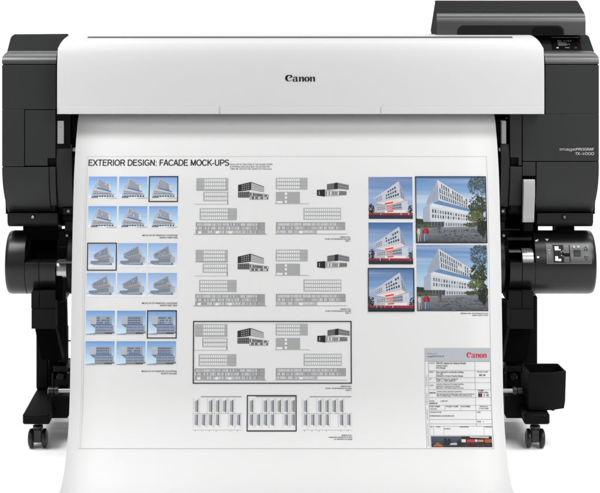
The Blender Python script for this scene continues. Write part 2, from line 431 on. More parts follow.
def bullnose(p0, p1, parent, outer):
    # rounded top edge, rows 51-64; 'outer' end rounded over
    z_lo, z_hi = Z(64.0, 0.0), Z(51.0, 0.055); n_ = 18
    loop = [(0.055 * (1 - math.cos(R(90 * i / n_))), z_lo + .004 + (z_hi - z_lo - .004) * math.sin(R(90 * i / n_))) for i in range(n_ + 1)]
    loop = [(0.0, z_lo)] + loop + [(0.30, Z(49.5, 0.30)), (0.42, Z(52, 0.42)), (0.42, Z(63.5, 0.42)), (0.02, Z(64.0, 0.0))]
    ztop = max(z for y, z in loop); z0 = Z(57, 0)
    secs = []
    for k in range(9):
        a = 5.2 * S * (1 - math.cos(R(90 * k / 8))); t = math.sin(R(90 * k / 8)); secs.append((a, t))
    def sec(x, t): return [(x, y, z if z <= z0 else z0 + (z - z0) * (0.03 + 0.97 * t)) for y, z in loop]
    x0, x1 = X(p0, 0), X(p1, 0)
    if outer < 0: S_ = [sec(x0 + a, t) for a, t in secs] + [sec(x1, 1)]
    else: S_ = [sec(x0, 1)] + [sec(x1 - a, t) for a, t in reversed(secs)]
    mb = MB(); mb.loft(S_); return mb.build('shoulder_trim', 'grey_soft', parent, angle=50)
bullnose(2.0, 56.0, hl, -1); bullnose(545.3, 599.0, hr, 1)

# lower, inward-curving skirts rows 167-212
def skirt(p0, p1, r0, parent, outer, m='grey', r1=212, Yb=0.0):
    pr = spline([(Yb, r0), (Yb + 0.001, 172), (Yb + 0.006, 185), (Yb + 0.018, 197), (Yb + 0.035, 206), (Yb + 0.052, r1)], 5)
    loop = prof(pr) + [(0.40, Z(r1 + 1, Yb + 0.05)), (0.40, Z(r0, Yb))]
    x0, x1 = X(p0, Yb), X(p1, Yb)
    zt = Z(170, 0); zb = Z(r1, 0)
    def taper(x, inset):
        out = []
        for y, z in loop:
            t = max(0, min(1, (zt - z) / (zt - zb))); out.append((x + inset * t * t, y, z))
        return out
    a = taper(x0, 3.2 * S if outer < 0 else 0); b = taper(x1, -3.2 * S if outer > 0 else 0)
    mb = MB(); mb.loft([a, b]); return mb.build('skirt', m, parent, bevel=0.0015, angle=50)
skirt(2.0, 48.8, 167.3, hl, -1); skirt(536.4, 599.0, 162.0, hr, 1)
skirt(49.4, 55.6, 167.3, hl, 0, r1=200)
# front plates, left
panel_box(2.0, 65.0, 56.0, 109.4, 0.0, 0.05, 'front_plate', 'grey', hl)
panel_box(2.0, 109.55, 24.2, 166.6, 0.0, 0.05, 'front_plate', 'grey', hl)
mb = MB(); z = lambda r: Z(r, 0.0)
xs = lambda p: X(p, 0.0)
mb.prism_y(0.0006, 0.05, [(xs(24.9), z(110.3)), (xs(55.4), z(110.3)), (xs(55.4), z(158.2)), (xs(47.6), z(158.2)), (xs(47.6), z(165.8)), (xs(24.9), z(165.8))])
mb.build('access_panel', 'grey', hl, bevel=0.0012)
panel_box(48.6, 159.5, 55.4, 165.8, 0.012, 0.05, 'latch', 'black', hl, 0.0008)
panel_box(49.2, 201.2, 55.6, 204.6, 0.05, 0.08, 'latch', 'void', hl, 0.0006)
panel_box(49.4, 205, 55.6, 211.4, 0.045, 0.08, 'latch', 'dark', hl, 0.001)
# side walls closing the housings to the back
for p0, p1, par in ((2.2, 9, hl), (592, 598.8, hr)):
    panel_box(p0, 66, p1, 166, 0.052, 0.42, 'side_wall', 'grey', par, 0.003)
# right plates
panel_box(545.3, 65.0, 599.0, 114.0, 0.0, 0.05, 'front_plate', 'grey', hr)
panel_box(522.6, 114.12, 599.0, 161.2, 0.0, 0.05, 'front_plate', 'grey', hr, label='plain grey plate printed with the series and model lettering')
mb = MB(); mb.prism_y(0.001, 0.05, [(xs(510.2), z(112)), (xs(521.8), z(112)), (xs(521.8), z(165.6)), (xs(518.4), z(165.6)), (xs(518.4), z(157.6)), (xs(510.2), z(157.6))])
mb.build('access_panel', 'grey', hr, bevel=0.0012)
panel_box(510.6, 158.8, 517.6, 165.6, 0.014, 0.05, 'latch', 'black', hr, 0.0008)
mb = MB(); mb.prism_y(0.0, 0.05, [(xs(522.6), z(162.0)), (xs(535.6), z(162.0)), (xs(535.6), z(176)), (xs(522.6), z(176)), ])
mb.build('front_plate', 'grey', hr, bevel=0.001)
skirt(510.2, 522.2, 166.8, hr, 0, r1=200)
panel_box(510.4, 201.2, 517.0, 204.6, 0.05, 0.08, 'latch', 'void', hr, 0.0006)
panel_box(510.4, 205, 518.0, 211.4, 0.045, 0.08, 'latch', 'dark', hr, 0.001)
def plate_fn(px, row, off): return P(px, row, 0.0) + Vector((0, -off, 0))
ar = Art(plate_fn, base=0.0005, step=0.0001)
stroke_text(ar, 'imagePROGRAF', 559.6, 594.0, 148.0, 150.5, (205, 205, 205), .12)
stroke_text(ar, 'TX-4000', 575.4, 594.0, 152.3, 155.0, (205, 205, 205), .12)
ar.build('model_lettering', hr, 'ink_plastic')

# raised shoulders behind the bullnose
mb = MB()
def slab(corners_front, corners_back_top, drop, m, name, parent, **k):
    """inclined cap: front edge points then rear/top edge points (world), dropped to a base"""
fl = [P(7.0, 52.5, 0.05), P(68, 52.5, 0.05)]; bt = [P(10.3, 37.0, 0.17), P(68, 37.0, 0.17)]
tb = [P(14.0, 34.0, 0.20), P(66, 34.0, 0.20)]
def cap(left, right, parent, m='grey'):
    # left/right: lists of points down the same profile
    mb = MB(); mb.loft([left, right]); return mb.build('raised_top', m, parent, bevel=0.002, angle=30)
def capsec(pts, Yb, zb): return [Vector(p) for p in pts] + [Vector((pts[-1][0], Yb, pts[-1][2] - 0.06)), Vector((pts[-1][0], Yb, zb)), Vector((pts[0][0], pts[0][1], zb))]
zb = Z(60, 0.05)
secsL = [capsec([P(7.2, 51.2, 0.056), P(10.2, 39.5, 0.155), P(10.6, 37.8, 0.175), P(11.5, 36.6, 0.19)], 0.36, zb),
         capsec([P(9.0, 51.2, 0.056), P(12.0, 38.0, 0.16), P(13.0, 35.6, 0.18), P(14.5, 34.3, 0.205)], 0.36, zb),
         capsec([P(68.0, 51.2, 0.056), P(68, 37.8, 0.16), P(68, 35.2, 0.18), P(68, 33.9, 0.205)], 0.36, zb)]
mb = MB(); mb.loft(secsL); mb.build('raised_top', 'grey_darkened', hl, bevel=0.0015, angle=25)
secsR = [capsec([P(530.0, 51.2, 0.056), P(530, 37.0, 0.16), P(530, 35.0, 0.18), P(530, 33.9, 0.205)], 0.36, zb),
         capsec([P(592.2, 51.2, 0.056), P(587.4, 37.5, 0.16), P(586.4, 35.4, 0.18), P(584.4, 34.2, 0.205)], 0.36, zb),
         capsec([P(594.0, 51.2, 0.056), P(589.6, 38.6, 0.155), P(588.6, 36.2, 0.175), P(587.0, 35.2, 0.19)], 0.36, zb)]
mb = MB(); mb.loft(secsR); mb.build('raised_top', 'grey_darkened', hr, bevel=0.0015, angle=25)

# control panel on the inclined right cap: local frame on that incline
pA, pB = P(560, 51.2, 0.056), P(560, 37.3, 0.158)
nrm = Vector((1, 0, 0)).cross((pB - pA)).normalized()
if nrm.y > 0: nrm = -nrm
def incl_fn(px, row, off):
    t = (51.2 - row) / (51.2 - 37.3); Y = 0.056
    # intersect pixel ray with the incline
    o = Vector((0, -D, H)); d = P(px, row, 0) - o
    s = (pA - o).dot(nrm) / d.dot(nrm)
    return o + d * s + nrm * off
def incl_slab(quad, thick, name, m, parent, bev=0.0008):
    a = [incl_fn(x, y, thick) for x, y in quad]; b = [incl_fn(x, y, -0.002) for x, y in quad]
    mb = MB(); mb.loft([b, a]); return mb.build(name, m, parent, bevel=bev)
cp = incl_slab([(550.6, 38.6), (579.6, 38.6), (581.8, 50.0), (552.6, 50.0)], 0.0025, 'control_panel', 'black', printer)
incl_slab([(551.6, 38.0), (578.4, 38.0), (578.4, 38.7), (551.6, 38.7)], 0.0035, 'bezel', 'white', cp, 0.0003)
incl_slab([(555.4, 40.0), (577.0, 40.0), (578.6, 47.6), (556.6, 47.6)], 0.0036, 'screen', 'screen', cp, 0.0003)
ar = Art(incl_fn, base=0.0041, step=0.0001)
for x, c in ((563.4, (60, 96, 150)), (565.6, (54, 88, 140)), (567.6, (150, 84, 60)), (569.8, (156, 78, 70))):
    ar.rect(x, 41.8, x + 1.2, 43.0, c)
for y, a, b in ((41.8, 557.2, 561), (43.0, 557.3, 562), (44.3, 557.5, 566), (45.5, 557.8, 570), (46.5, 558.0, 567)):
    ar.rect(a, y, b, y + 0.5, (110, 110, 112))
ar.build('screen_image', cp, 'ink_screen')
ar = Art(incl_fn, base=0.0030, step=0.0001)
ar.rect(556.4, 48.3, 558.6, 49.4, (200, 200, 200)); ar.rect(565.0, 48.4, 569.4, 49.2, (120, 120, 120)); ar.rect(574.4, 48.4, 577.0, 49.4, (150, 34, 44))
ar.build('button', cp, 'ink_plastic')

# upper box
def upper_box():
    # stations down the front profile: (Y, row); sides given per station
    st = [(0.10, 35.2, 436.4, 585.6), (0.100, 23.0, 436.8, 585.6)]
    for i in range(1, 14):            # an even bend into the lid
        t = i / 14; a_ = R(66 * t)
        st.append((0.10 + 0.030 * (1 - math.cos(a_)) / (1 - math.cos(R(66))), 22.0 - 9.0 * math.sin(a_) / math.sin(R(66)), 436.8, 585.6 - 1.4 * t * t))
    st += [(0.15, 10.9, 436.6, 582.9), (0.24, 3.4, 435.2, 578.9), (0.262, 1.6, 434.8, 577.9), (0.285, 0.6, 435.4, 576.4)]
    L = [P(a, r, Y) for Y, r, a, b in st]; Rr = [P(b, r, Y) for Y, r, a, b in st]
    def close(s): return s + [Vector((s[-1].x, 0.31, s[-1].z - 0.012)), Vector((s[0].x, 0.31, s[0].z))]
    mb = MB(); mb.loft([close(L), close(Rr)]); o = mb.build('roll_unit_cover', 'grey_soft', printer, angle=28)
    o.data.materials.append(M['grey_darkened'])          # textured lid, its colour darkened against brighter light, over a satin front band
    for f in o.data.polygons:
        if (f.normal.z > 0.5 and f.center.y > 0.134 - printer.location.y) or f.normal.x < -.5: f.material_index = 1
    return o
ub = upper_box()
mb = MB(); mb.box(X(437.0, .1), X(526, .1), 0.1015, 0.305, Z(47, .1), Z(35.1, .1)); mb.build('lower_skirt', 'grey_darkened', ub)
# grip recess in its lower edge: a rounded tray, slightly proud, coloured dark for the recess shade
def rr_loop(p0, r0, p1, r1, rad, Y, n=6):
    pts = [(p0, r1), (p1, r1)]
    for k in range(n + 1):
        a = R(90 * k / n); pts.append((p1 - rad + rad * math.cos(a), r0 + rad - rad * math.sin(a)))
    for k in range(n + 1):
        a = R(90 + 90 * k / n); pts.append((p0 + rad + rad * math.cos(a), r0 + rad - rad * math.sin(a)))
    return [(X(x, Y), Z(y, Y)) for x, y in pts]
mb = MB(); mb.prism_y(0.0975, 0.104, rr_loop(457.5, 25.4, 564.2, 34.9, 6.5, 0.0975)); mb.build('grip_recess', 'dark', ub, bevel=0.001)
mb = MB(); mb.prism_y(0.0962, 0.103, rr_loop(532, 26.4, 562.6, 34.8, 5.5, 0.0962)); mb.build('grip_recess_shade', 'black', ub, bevel=0.002)  # black patch paints the deeper shade at the right of the recess

# ---- inner blocks either side of the sheet
def inner(side):
    m = (lambda p: p) if side < 0 else (lambda p: 509.4 - (p - 56.6) * 0.55)
    def bx(p0, r0, p1, r1, Y0, Y1, name, mt, par, bev=0.001):
        a, b = sorted((m(p0), m(p1))); return panel_box(a, r0, b, r1, Y0, Y1, name, mt, par, bev)
    # curved inner cheek rows 144-207
    a, b = sorted((X(m(56.6), 0.01), X(m(72.2), 0.01)))
    mb = MB(); mb.prism_x(a, b, prof(spline([(0.012, 144.0), (0.006, 155), (0.006, 168), (0.012, 182), (0.028, 197), (0.045, 207)], 4) + [(0.11, 207), (0.11, 144)]))
    ck = mb.build('inner_cheek', 'grey', printer, bevel=0.001, angle=50)
    s = bx(*((57.4, 121, 63.8) if side < 0 else (71.0, 121, 62.4)), 143.8, 0.004, 0.04, 'guide_plate', 'silver_bright', ck)
    bx(64.6, 116, 76, 122, 0.04, 0.07, 'bracket', 'black', ck)
    bx(60, 117.5, 66, 119, 0.035, 0.05, 'bracket', 'steel_dull', ck)
    bx(68, 127, 77, 129.5, 0.05, 0.07, 'bracket', 'dark', ck)
    mb = MB(); mb.cyl_x([(X(m(72.4), .02), .006), (X(m(76.0), .02), .006)], 0.02, Z(149.5, 0.02), 20); mb.build('pinch_roller', 'steel', ck)
    mb = MB(); mb.cyl_x([(X(m(72.4), .02), .005), (X(m(75.6), .02), .005)], 0.025, Z(158, 0.025), 20); mb.build('pinch_roller', 'dark', ck)
    # small fittings below
    f = bx(63.0, 208.2, 72.0, 214.6, 0.04, 0.07, 'lower_bracket', 'dark', printer)
    bx(62.6, 215.2, 72.4, 221.0, 0.06, 0.10, 'arm', 'black', f)
    bx(64.8, 221.4, 72.4, 231, 0.07, 0.10, 'arm', 'dark', f)
    bx(57.0, 231.2, 72.4, 262.0, 0.075, 0.12, 'arm', 'black', f)
    bx(59.5, 246, 71.5, 248, 0.07, 0.09, 'arm', 'dark', f)
    for (p, r, q) in ((68.3, 211.2, 0.036), (67.0, 235.6, 0.071)):
        mb = MB(); mb.cyl_y(X(m(p), q), Z(r, q), [(q - .002, .0032), (q, .0045), (q + .004, .0045)], 16); mb.build('screw', 'steel', f)
inner(-1); inner(1)

# silver lever, right
mb = MB(); lv = spline([(-0.020, 179.4), (-0.022, 184), (-0.021, 195), (-0.014, 205), (-0.006, 214), (-0.006, 219), (0.0, 222.4)], 4)
mb.prism_x(X(523.4, -.02), X(535.0, -.02), prof(lv) + [(0.012, Z(222.6, 0.0)), (0.008, Z(205, 0.0)), (0.002, Z(179.4, 0.0))])
mb.build('release_lever', 'silver_paint', printer, bevel=0.002, angle=30)
panel_box(524, 176.4, 536, 222, 0.03, 0.06, 'lever_slot', 'void', printer, 0.0005)
panel_box(524, 222.8, 533, 231, 0.02, 0.06, 'lever_mount', 'black', printer, 0.001)

# rails under the housings + stubs
for p0, p1, sp, q0, q1 in ((7.2, 57.6, 33.0, 23.0, 58.0), (537.0, 593.4, 564.2, 557.0, 574.5)):
    mb = MB(); mb.prism_x(X(p0, 0.03), X(p1, 0.03), prof([(0.030, 213.2), (0.032, 222), (0.040, 225.2), (0.055, 226.4), (0.38, 226), (0.38, 213)]))
    rl = mb.build('base_rail', 'dark', printer, bevel=0.0012, angle=50)
    mb = MB(); mb.cyl_y(X(sp, .03), Z(217, .03), [(.0265, .0030), (.029, .0062), (.034, .0062)], 20)
    mb.build('screw', 'void', rl)
    mb = MB(); mb.cyl_y(X(sp, .03), Z(217, .03), [(.0235, .0026), (.025, .0042), (.030, .0042)], 20)
    mb.build('screw_head', 'steel' if sp < 100 else 'steel_dull', rl)
    panel_box(q0, 226.5, q1, 240, 0.07, 0.16, 'stand_post', 'void', printer, 0.001)
panel_box(496, 226.5, 538.2, 240, 0.08, 0.16, 'stand_post', 'void', printer, 0.001)
panel_box(498, 228.5, 520, 230.5, 0.074, 0.079, 'stand_post', 'dark', printer, 0.0006)

# ---- take-up units: big horizontal drums
YC, RC = 0.10, 32.0 * S
ZC = Z(268, 0.014) + 0.0015
def drum(side):
    m = (lambda p: p) if side < 0 else (lambda p: 2 * VX - p + 28.5) if False else (lambda p: p)
    if side < 0:
        o0, o1, i0, i1 = 4.6, 24.6, 24.6, 55.6
    else:
        o0, o1, i0, i1 = 597.0, 535.4, 535.4, 509.6
    x = lambda p: X(p, 0.02)
    rf = 0.004
    sx = 1 if side < 0 else -1
    ring = [(x(o0) + sx * 0.0, RC * 0.90), (x(o0) + sx * 0.002, RC * 0.955), (x(o0) + sx * 0.006, RC * 0.985), (x(o0) + sx * 0.014, RC), (x(o1), RC)]
    mb = MB(); mb.cyl_x(ring, YC, ZC, 96)
    lab = 'plain left take-up drum' if side < 0 else 'right take-up drum carrying a grey switch panel'
    d = mb.build('take_up_drum', 'roller', printer, lab, angle=40, bevel=0.0008)
    # open half: everything above the ledge is cut away at the front
    n = 48; loop = []
    zl = Z(262.4, 0.02)
    a0 = math.asin((zl - ZC) / RC)
    for k in range(n + 1):
        a = a0 - (math.pi + 0.9 + a0) * k / n      # from ledge at the front, down and around to the back
        loop.append((YC - RC * math.cos(a), ZC + RC * math.sin(a)))
    loop += [(YC + 0.045, ZC + RC * math.sin(0.9)), (YC + 0.045, zl)]
    segs = ((24.9, 38.8), (39.3, 55.4)) if side < 0 else ((510.0, 522.0), (522.5, 535.2))
    for a, b in segs:
        mb = MB(); mb.prism_x(x(a), x(b), loop); mb.build('drum_shell', 'roller', d, bevel=0.0008, angle=40)
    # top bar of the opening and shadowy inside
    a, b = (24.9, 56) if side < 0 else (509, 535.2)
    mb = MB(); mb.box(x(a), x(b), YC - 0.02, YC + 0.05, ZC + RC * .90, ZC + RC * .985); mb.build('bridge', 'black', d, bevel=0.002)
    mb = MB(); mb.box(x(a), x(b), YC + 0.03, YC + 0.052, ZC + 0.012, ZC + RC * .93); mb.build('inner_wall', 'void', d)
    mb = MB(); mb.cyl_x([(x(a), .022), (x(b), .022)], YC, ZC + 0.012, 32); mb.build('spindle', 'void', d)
    if side < 0:
        mb = MB(); mb.cyl_x([(x(56.2), .026), (x(65.8), .026)], YC - 0.048, ZC - 0.012, 40); mb.build('roll_holder', 'silver', d)
        mb = MB(); mb.pbox(55.8, 272, 62, 300, 0.03, 0.12); mb.build('holder_block', 'void', d)
        mb = MB(); mb.pbox(62, 272.6, 66, 300, 0.034, 0.12); mb.build('holder_block', 'black', d)
        mb = MB(); mb.cyl_x([(x(66.4), RC * .94), (x(67.2), RC * 0.97), (x(71.2), RC * .97), (x(72.0), RC * .94)], YC, ZC - 0.002, 72); mb.build('flange', 'dark', d, angle=30)
        panel_box(56.5, 262.2, 72, 263.4, 0.0, 0.05, 'flange_rim', 'steel_dull', d, 0.0004)
    else:
        mb = MB(); mb.cyl_x([(x(523.0), .033), (x(534.2), .033)], YC - 0.042, ZC + 0.012, 48); mb.build('roll_holder', 'silver', d)
        panel_box(507, 237.5, 532, 240.4, 0.05, 0.09, 'bridge', 'dark', d, 0.001)
        panel_box(509, 250.6, 521, 252.6, 0.04, 0.06, 'bridge', 'steel_dull', d, 0.0006)
        mb = MB(); mb.cyl_x([(x(500.2), RC * .93), (x(501), RC * 0.965), (x(505.0), RC * .965), (x(505.8), RC * .93)], YC, ZC - 0.002, 72); mb.build('flange', 'roller', d, angle=30)
        mb = MB(); mb.pbox(506, 262, 509.4, 300, 0.04, 0.12); mb.build('holder_block', 'void', d)
    return d
dl = drum(-1); dr = drum(1)
# spool between the drums, behind the sheet
mb = MB(); mb.cyl_x([(X(72, .1), .028), (X(501, .1), .028)], YC, ZC, 40); mb.build('take_up_spool', 'steel_dull', printer)

# switch panel on the right drum
def drum_fn(px, row, off):
    # point of the drum surface seen at this row
    lo, hi = R(-80), R(85)
    for _ in range(40):
        a = (lo + hi) / 2; Y = YC - RC * math.cos(a); z = ZC + RC * math.sin(a)
        rr = (H - z) * D / ((D + Y) * S) + VY
        if rr > row: lo = a
        else: hi = a
    a = (lo + hi) / 2; r = RC + off
    return Vector((X(px, 0.014), YC - r * math.cos(a), ZC + r * math.sin(a)))
def drum_slab(p0, r0, p1, r1, off, name, m, parent, n=8, bev=0.0005):
    secs = []
    for x in (p0, p1):
        outer = [drum_fn(x, r0 + (r1 - r0) * k / n, off) for k in range(n + 1)]
        inner = [drum_fn(x, r0 + (r1 - r0) * k / n, -0.002) for k in range(n, -1, -1)]
        secs.append(outer + inner)
    mb = MB(); mb.loft(secs); return mb.build(name, m, parent, bevel=bev, angle=40)
sp = drum_slab(546.4, 243.2, 591.8, 264.0, 0.0016, 'switch_panel', M['panel_grey'], printer)
drum_slab(553.4, 245.2, 570.6, 262.4, 0.0022, 'slider_bed', 'dark', sp)
drum_slab(564.0, 245.2, 569.6, 262.6, 0.0028, 'slider_track', M['panel_grey'], sp)
drum_slab(563.6, 253.6, 570.0, 256.6, 0.0050, 'slider_knob', 'black', sp)
drum_slab(574.4, 250.6, 580.8, 256.2, 0.0034, 'button', M['switch_btn'] if 'switch_btn' in M else 'roller', sp)
ar = Art(drum_fn, base=0.0031, step=0.0002)
W = (228, 228, 228)
ar.rect(555.3, 246.8, 559.3, 250.8, W, 1); ar.rect(559.6, 249.6, 561.2, 250.8, W, 1);
ar.rect(555.2, 256.4, 558.2, 261.0, W, 1); ar.rect(558.5, 258.8, 561.2, 261.2, W, 1);
ar.frame(546.9, 243.7, 591.3, 263.5, .35, (120, 121, 122), 1); ar.rect(553.2, 244.6, 553.5, 263.0, (100, 101, 102), 2)
ar.frame(574.2, 250.3, 581.0, 256.5, .3, (20, 20, 20), 2)
for x, y in ((561.2, 252.0), (563.0, 251.2), (561.2, 255.4), (563.0, 256.0)): ar.rect(x, y, x + .7, y + .7, W, 1)
ar.rect(573.8, 246.4, 575.8, 248.2, (190, 190, 190), 1); ar.rect(578.2, 246.4, 580.2, 248.2, (190, 190, 190), 1)
for k, (a, b) in enumerate((((547.8, 250.0), (551.0, 250.9)), ((547.8, 252.2), (551, 252.9)), ((548.8, 253.8), (550.2, 254.5)))): ar.rect(*a, *b, (170, 170, 170), 1)
ar.build('switch_marking', sp, 'ink_plastic')
def tri_ring(up, cx, cy, h, t, col, art):
    a = [(cx, cy - h), (cx + h * 1.05, cy + h), (cx - h * 1.05, cy + h)]
    if not up: a = [(x, 2 * cy - y) for x, y in a]
    b = [((x - cx) * (1 - t) + cx, (y - (cy + (h * .33 if up else -h * .33))) * (1 - t) + (cy + (h * .33 if up else -h * .33))) for x, y in a]
    for i in range(3):
        j = (i + 1) % 3; art.poly([a[i], a[j], b[j], b[i]], col, 1)
ar = Art(drum_fn, base=0.0022, step=0.0002)
tri_ring(True, 586.4, 248.6, 2.1, 0.34, (12, 12, 12), ar); tri_ring(False, 586.4, 258.6, 2.1, 0.34, (12, 12, 12), ar)
ar.build('arrow_marking', sp, 'ink_plastic')
ar = Art(drum_fn, base=0.0006, step=0.0002)
ar.poly([(546.8, 239.0), (550.6, 239.0), (548.8, 241.2)], (200, 200, 200), 1)
ar.poly([(536.6, 240.6), (538.2, 240.0), (539.6, 239.2), (540.0, 240.2), (538.6, 241.6), (537, 241.6)], (215, 215, 215), 1)
ar.poly([(538.2 + 1.3 * math.cos(k * .7854), 257.2 + 1.1 * math.sin(k * .7854)) for k in range(8)], (235, 235, 235), 1)
ar.build('alignment_mark', dr, 'ink_plastic')

# ---- stand: brackets, legs, feet, casters
leg_group = []
def stand(side):
    m = (lambda p: p) if side < 0 else (lambda p: 2 * VX - p)
    # right-hand parts measured separately where they differ
    br0, br1, bseam = (31.2, 55.2, 39.2) if side < 0 else (509.2, 533.4, 522.0)
    def bx(p0, r0, p1, r1, Y0, Y1, name, mt, par, bev=0.001, lab=None):
        a, b = sorted((p0, p1)); return panel_box(a, r0, b, r1, Y0, Y1, name, mt, par, bev, lab)
    bk = bx(br0, 292.2, bseam - .25, 309.0, 0.008, 0.06, 'drum_bracket', 'bracket', printer)
    bx(bseam + .25, 291.6, br1, 309.0, 0.008, 0.06, 'bracket_face', 'bracket', bk)
    bx(br0 + .2, 309.6, br1 + .0, 328.8, 0.004, 0.06, 'bracket_block', 'bracket', bk)
    # slanted strut running down and inward
    if side < 0: q = [(35, 329), (55.5, 329), (62.5, 360), (41.0, 360)]; shade = [(56.4, 300), (66.2, 300), (67.4, 362), (58, 362)]
    else: q = [(509.5, 329), (532.0, 329), (526.0, 362), (503.5, 362)]; shade = [(499.6, 300), (508.0, 300), (507.6, 362), (499.6, 362)]
    Yq = 0.06
    mb = MB(); mb.prism_y(Yq, Yq + 0.05, [(X(a, Yq), Z(b, Yq)) for a, b in q]); mb.build('strut', 'void', printer, bevel=0.001)
    Yq = 0.14
    mb = MB(); mb.prism_y(Yq, Yq + 0.03, [(X(a, Yq), Z(b, Yq)) for a, b in shade]); mb.build('inner_plate', 'bracket', printer, bevel=0.001)
    # diagonal braces glimpsed next to the bracket
    dd = [(56.6, 309), (59, 303), (66, 301), (66, 303.5), (58.0, 318)] if side < 0 else [(508.5, 309), (506, 303), (500, 299), (500, 302), (508.0, 318)]
    Yq = 0.10
    mb = MB(); mb.prism_y(Yq, Yq + 0.02, [(X(a, Yq), Z(b, Yq)) for a, b in dd]); mb.build('brace', 'bracket', printer, bevel=0.0008)
    # leg column standing on the foot
    Yl = 0.226
    xo = X(36.0, Yl) if side < 0 else X(537.6, Yl); xi = X(48.6, Yl) if side < 0 else X(524.4, Yl)
    a, b = sorted((xo, xi)); zt = Z(296, Yl)
    mb = MB(); mb.box(a, b, Yl, Yl + 0.09, 0.10, zt)
    lg = mb.build('leg', 'black', printer, bevel=0.006)
    Yb = 0.165
    p0, p1 = (48.8, 66.5) if side < 0 else (506, 524.2)
    mb = MB(); mb.pbox(p0, 329, p1, 396, Yb, Yb + 0.05); mb.build('leg_cover', 'void', lg, bevel=0.002)
    # rear box with tapered end and fittings
    p0, p1 = (50.8, 69.4) if side < 0 else (504.4, 523.2)
    Yr = 0.06
    z0, z1 = Z(418.2, Yr), Z(396, Yr)
    xa, xb = X(p0, Yr), X(p1, Yr); ch = 0.006
    lo = [(xa, z1), (xb, z1), (xb, z0 + (0.010 if side < 0 else 0)), (xb - (ch if side < 0 else 0), z0), (xa + (ch if side > 0 else 0), z0), (xa, z0 + (0.010 if side > 0 else 0))]
    mb = MB(); mb.prism_y(Yr, Yr + 0.08, lo); bxm = mb.build('lower_box', 'black', printer, bevel=0.0015)
    bx(p0 + 1, 379, p1 - 1, 386, 0.150, 0.17, 'fitting', 'dark', bxm)
    bx(p0 + 2.5, 366, p1 - 2.5, 372, 0.155, 0.17, 'fitting', 'dark', bxm)
    bx(p0 + 1, 373.5, p0 + 3, 395.6, 0.147, 0.17, 'fitting', 'dark', bxm)
    bx(p1 - 3, 373.5, p1 - 1, 395.6, 0.147, 0.17, 'fitting', 'dark', bxm)
    mb = MB(); mb.cyl_y(X((p0 + p1) / 2, .145), Z(376.5, .145), [(.140, .008), (.142, .010), (.152, .010)], 24); mb.build('fitting', 'roller', bxm)
    # clamp knob on the cross rod
    xs_ = (48.0, 58.5) if side < 0 else (524.5 - 1.5, 512.8)
    a, b = X(xs_[0], .04), X(xs_[1], .04); c = a + (b - a) * .55; e = a + (b - a) * .62
    mb = MB(); mb.cyl_x([(a, .008), (a + (b - a) * .06, .0115), (c, .0115), (c + (b - a) * .03, .008), (e, .008), (e + (b - a) * .03, .0125), (b - (b - a) * .05, .0125), (b, .009)], 0.04, Z(390.6, 0.04), 28)
    mb.build('clamp_knob', 'rubber', printer, angle=30)
    # foot: long in depth, narrow
    fa, fb = (22.4, 49.6) if side < 0 else (524.2, 550.0)
    Yf = -0.04
    x0, x1 = X(fa, Yf), X(fb, Yf); zt, zb_ = Z(413.8, Yf), Z(424.8, Yf)
    def fsec(y, xx0, xx1, za, zb2, r=0.004):
        return [(xx0, y, za + r), (xx0 + r, y, za), (xx1 - r, y, za), (xx1, y, za + r), (xx1, y, zb2 - r), (xx1 - r, y, zb2), (xx0 + r, y, zb2), (xx0, y, zb2 - r)]
    mb = MB(); mb.loft([fsec(Yf, x0 + .003, x1 - .003, zb_ + .004, zt - .004), fsec(Yf + .006, x0, x1, zb_, zt), fsec(0.62, x0, x1, zb_, zt), fsec(0.626, x0 + .003, x1 - .003, zb_ + .004, zt - .004)])
    ft = mb.build('foot', 'black', printer, bevel=0.0015)
    for yc in (0.0, 0.58):
        caster((x0 + x1) / 2, yc)
wheel_me = None
def caster(xc, yc):
    rt = 0.0255
    mb = MB(); mb.cyl_z(xc, yc, [(0.0495, .011), (0.052, .014), (0.060, .014), (0.062, .009), (0.072, .009)], 24)
    mb.box(xc - .0105, xc + .0105, yc - .012, yc + .016, 0.016, 0.050)
    cs = mb.build('caster', 'rubber', printer, bevel=0.0015)
    for sx in (-1, 1):
        c0 = xc + sx * 0.0118; w = sx * 0.0145
        prof_ = [(c0, rt * .80), (c0 + w * .08, rt * .95), (c0 + w * .22, rt), (c0 + w * .55, rt), (c0 + w * .78, rt * .93), (c0 + w * .93, rt * .72), (c0 + w, rt * .35)]
        mb = MB(); mb.cyl_x(prof_, yc, rt + .0002, 40); mb.build('wheel', 'rubber', cs, angle=50)
stand(-1); stand(1)
# cross members behind the sheet
mb = MB(); mb.cyl_x([(X(58, .04), .0062), (X(514, .04), .0062)], 0.04, Z(390.6, 0.04), 24); mb.build('cross_rod', 'steel', printer)
mb = MB(); mb.box(X(48, .25), X(525, .25), 0.25, 0.30, Z(392, .25), Z(368, .25)); mb.build('cross_beam', 'black', printer, bevel=0.002)
for r in (340.4, 358.4):
    panel_box(65.5, r, 78, r + 1.0, 0.15, 0.155, 'cable', 'black', printer, 0.0004)

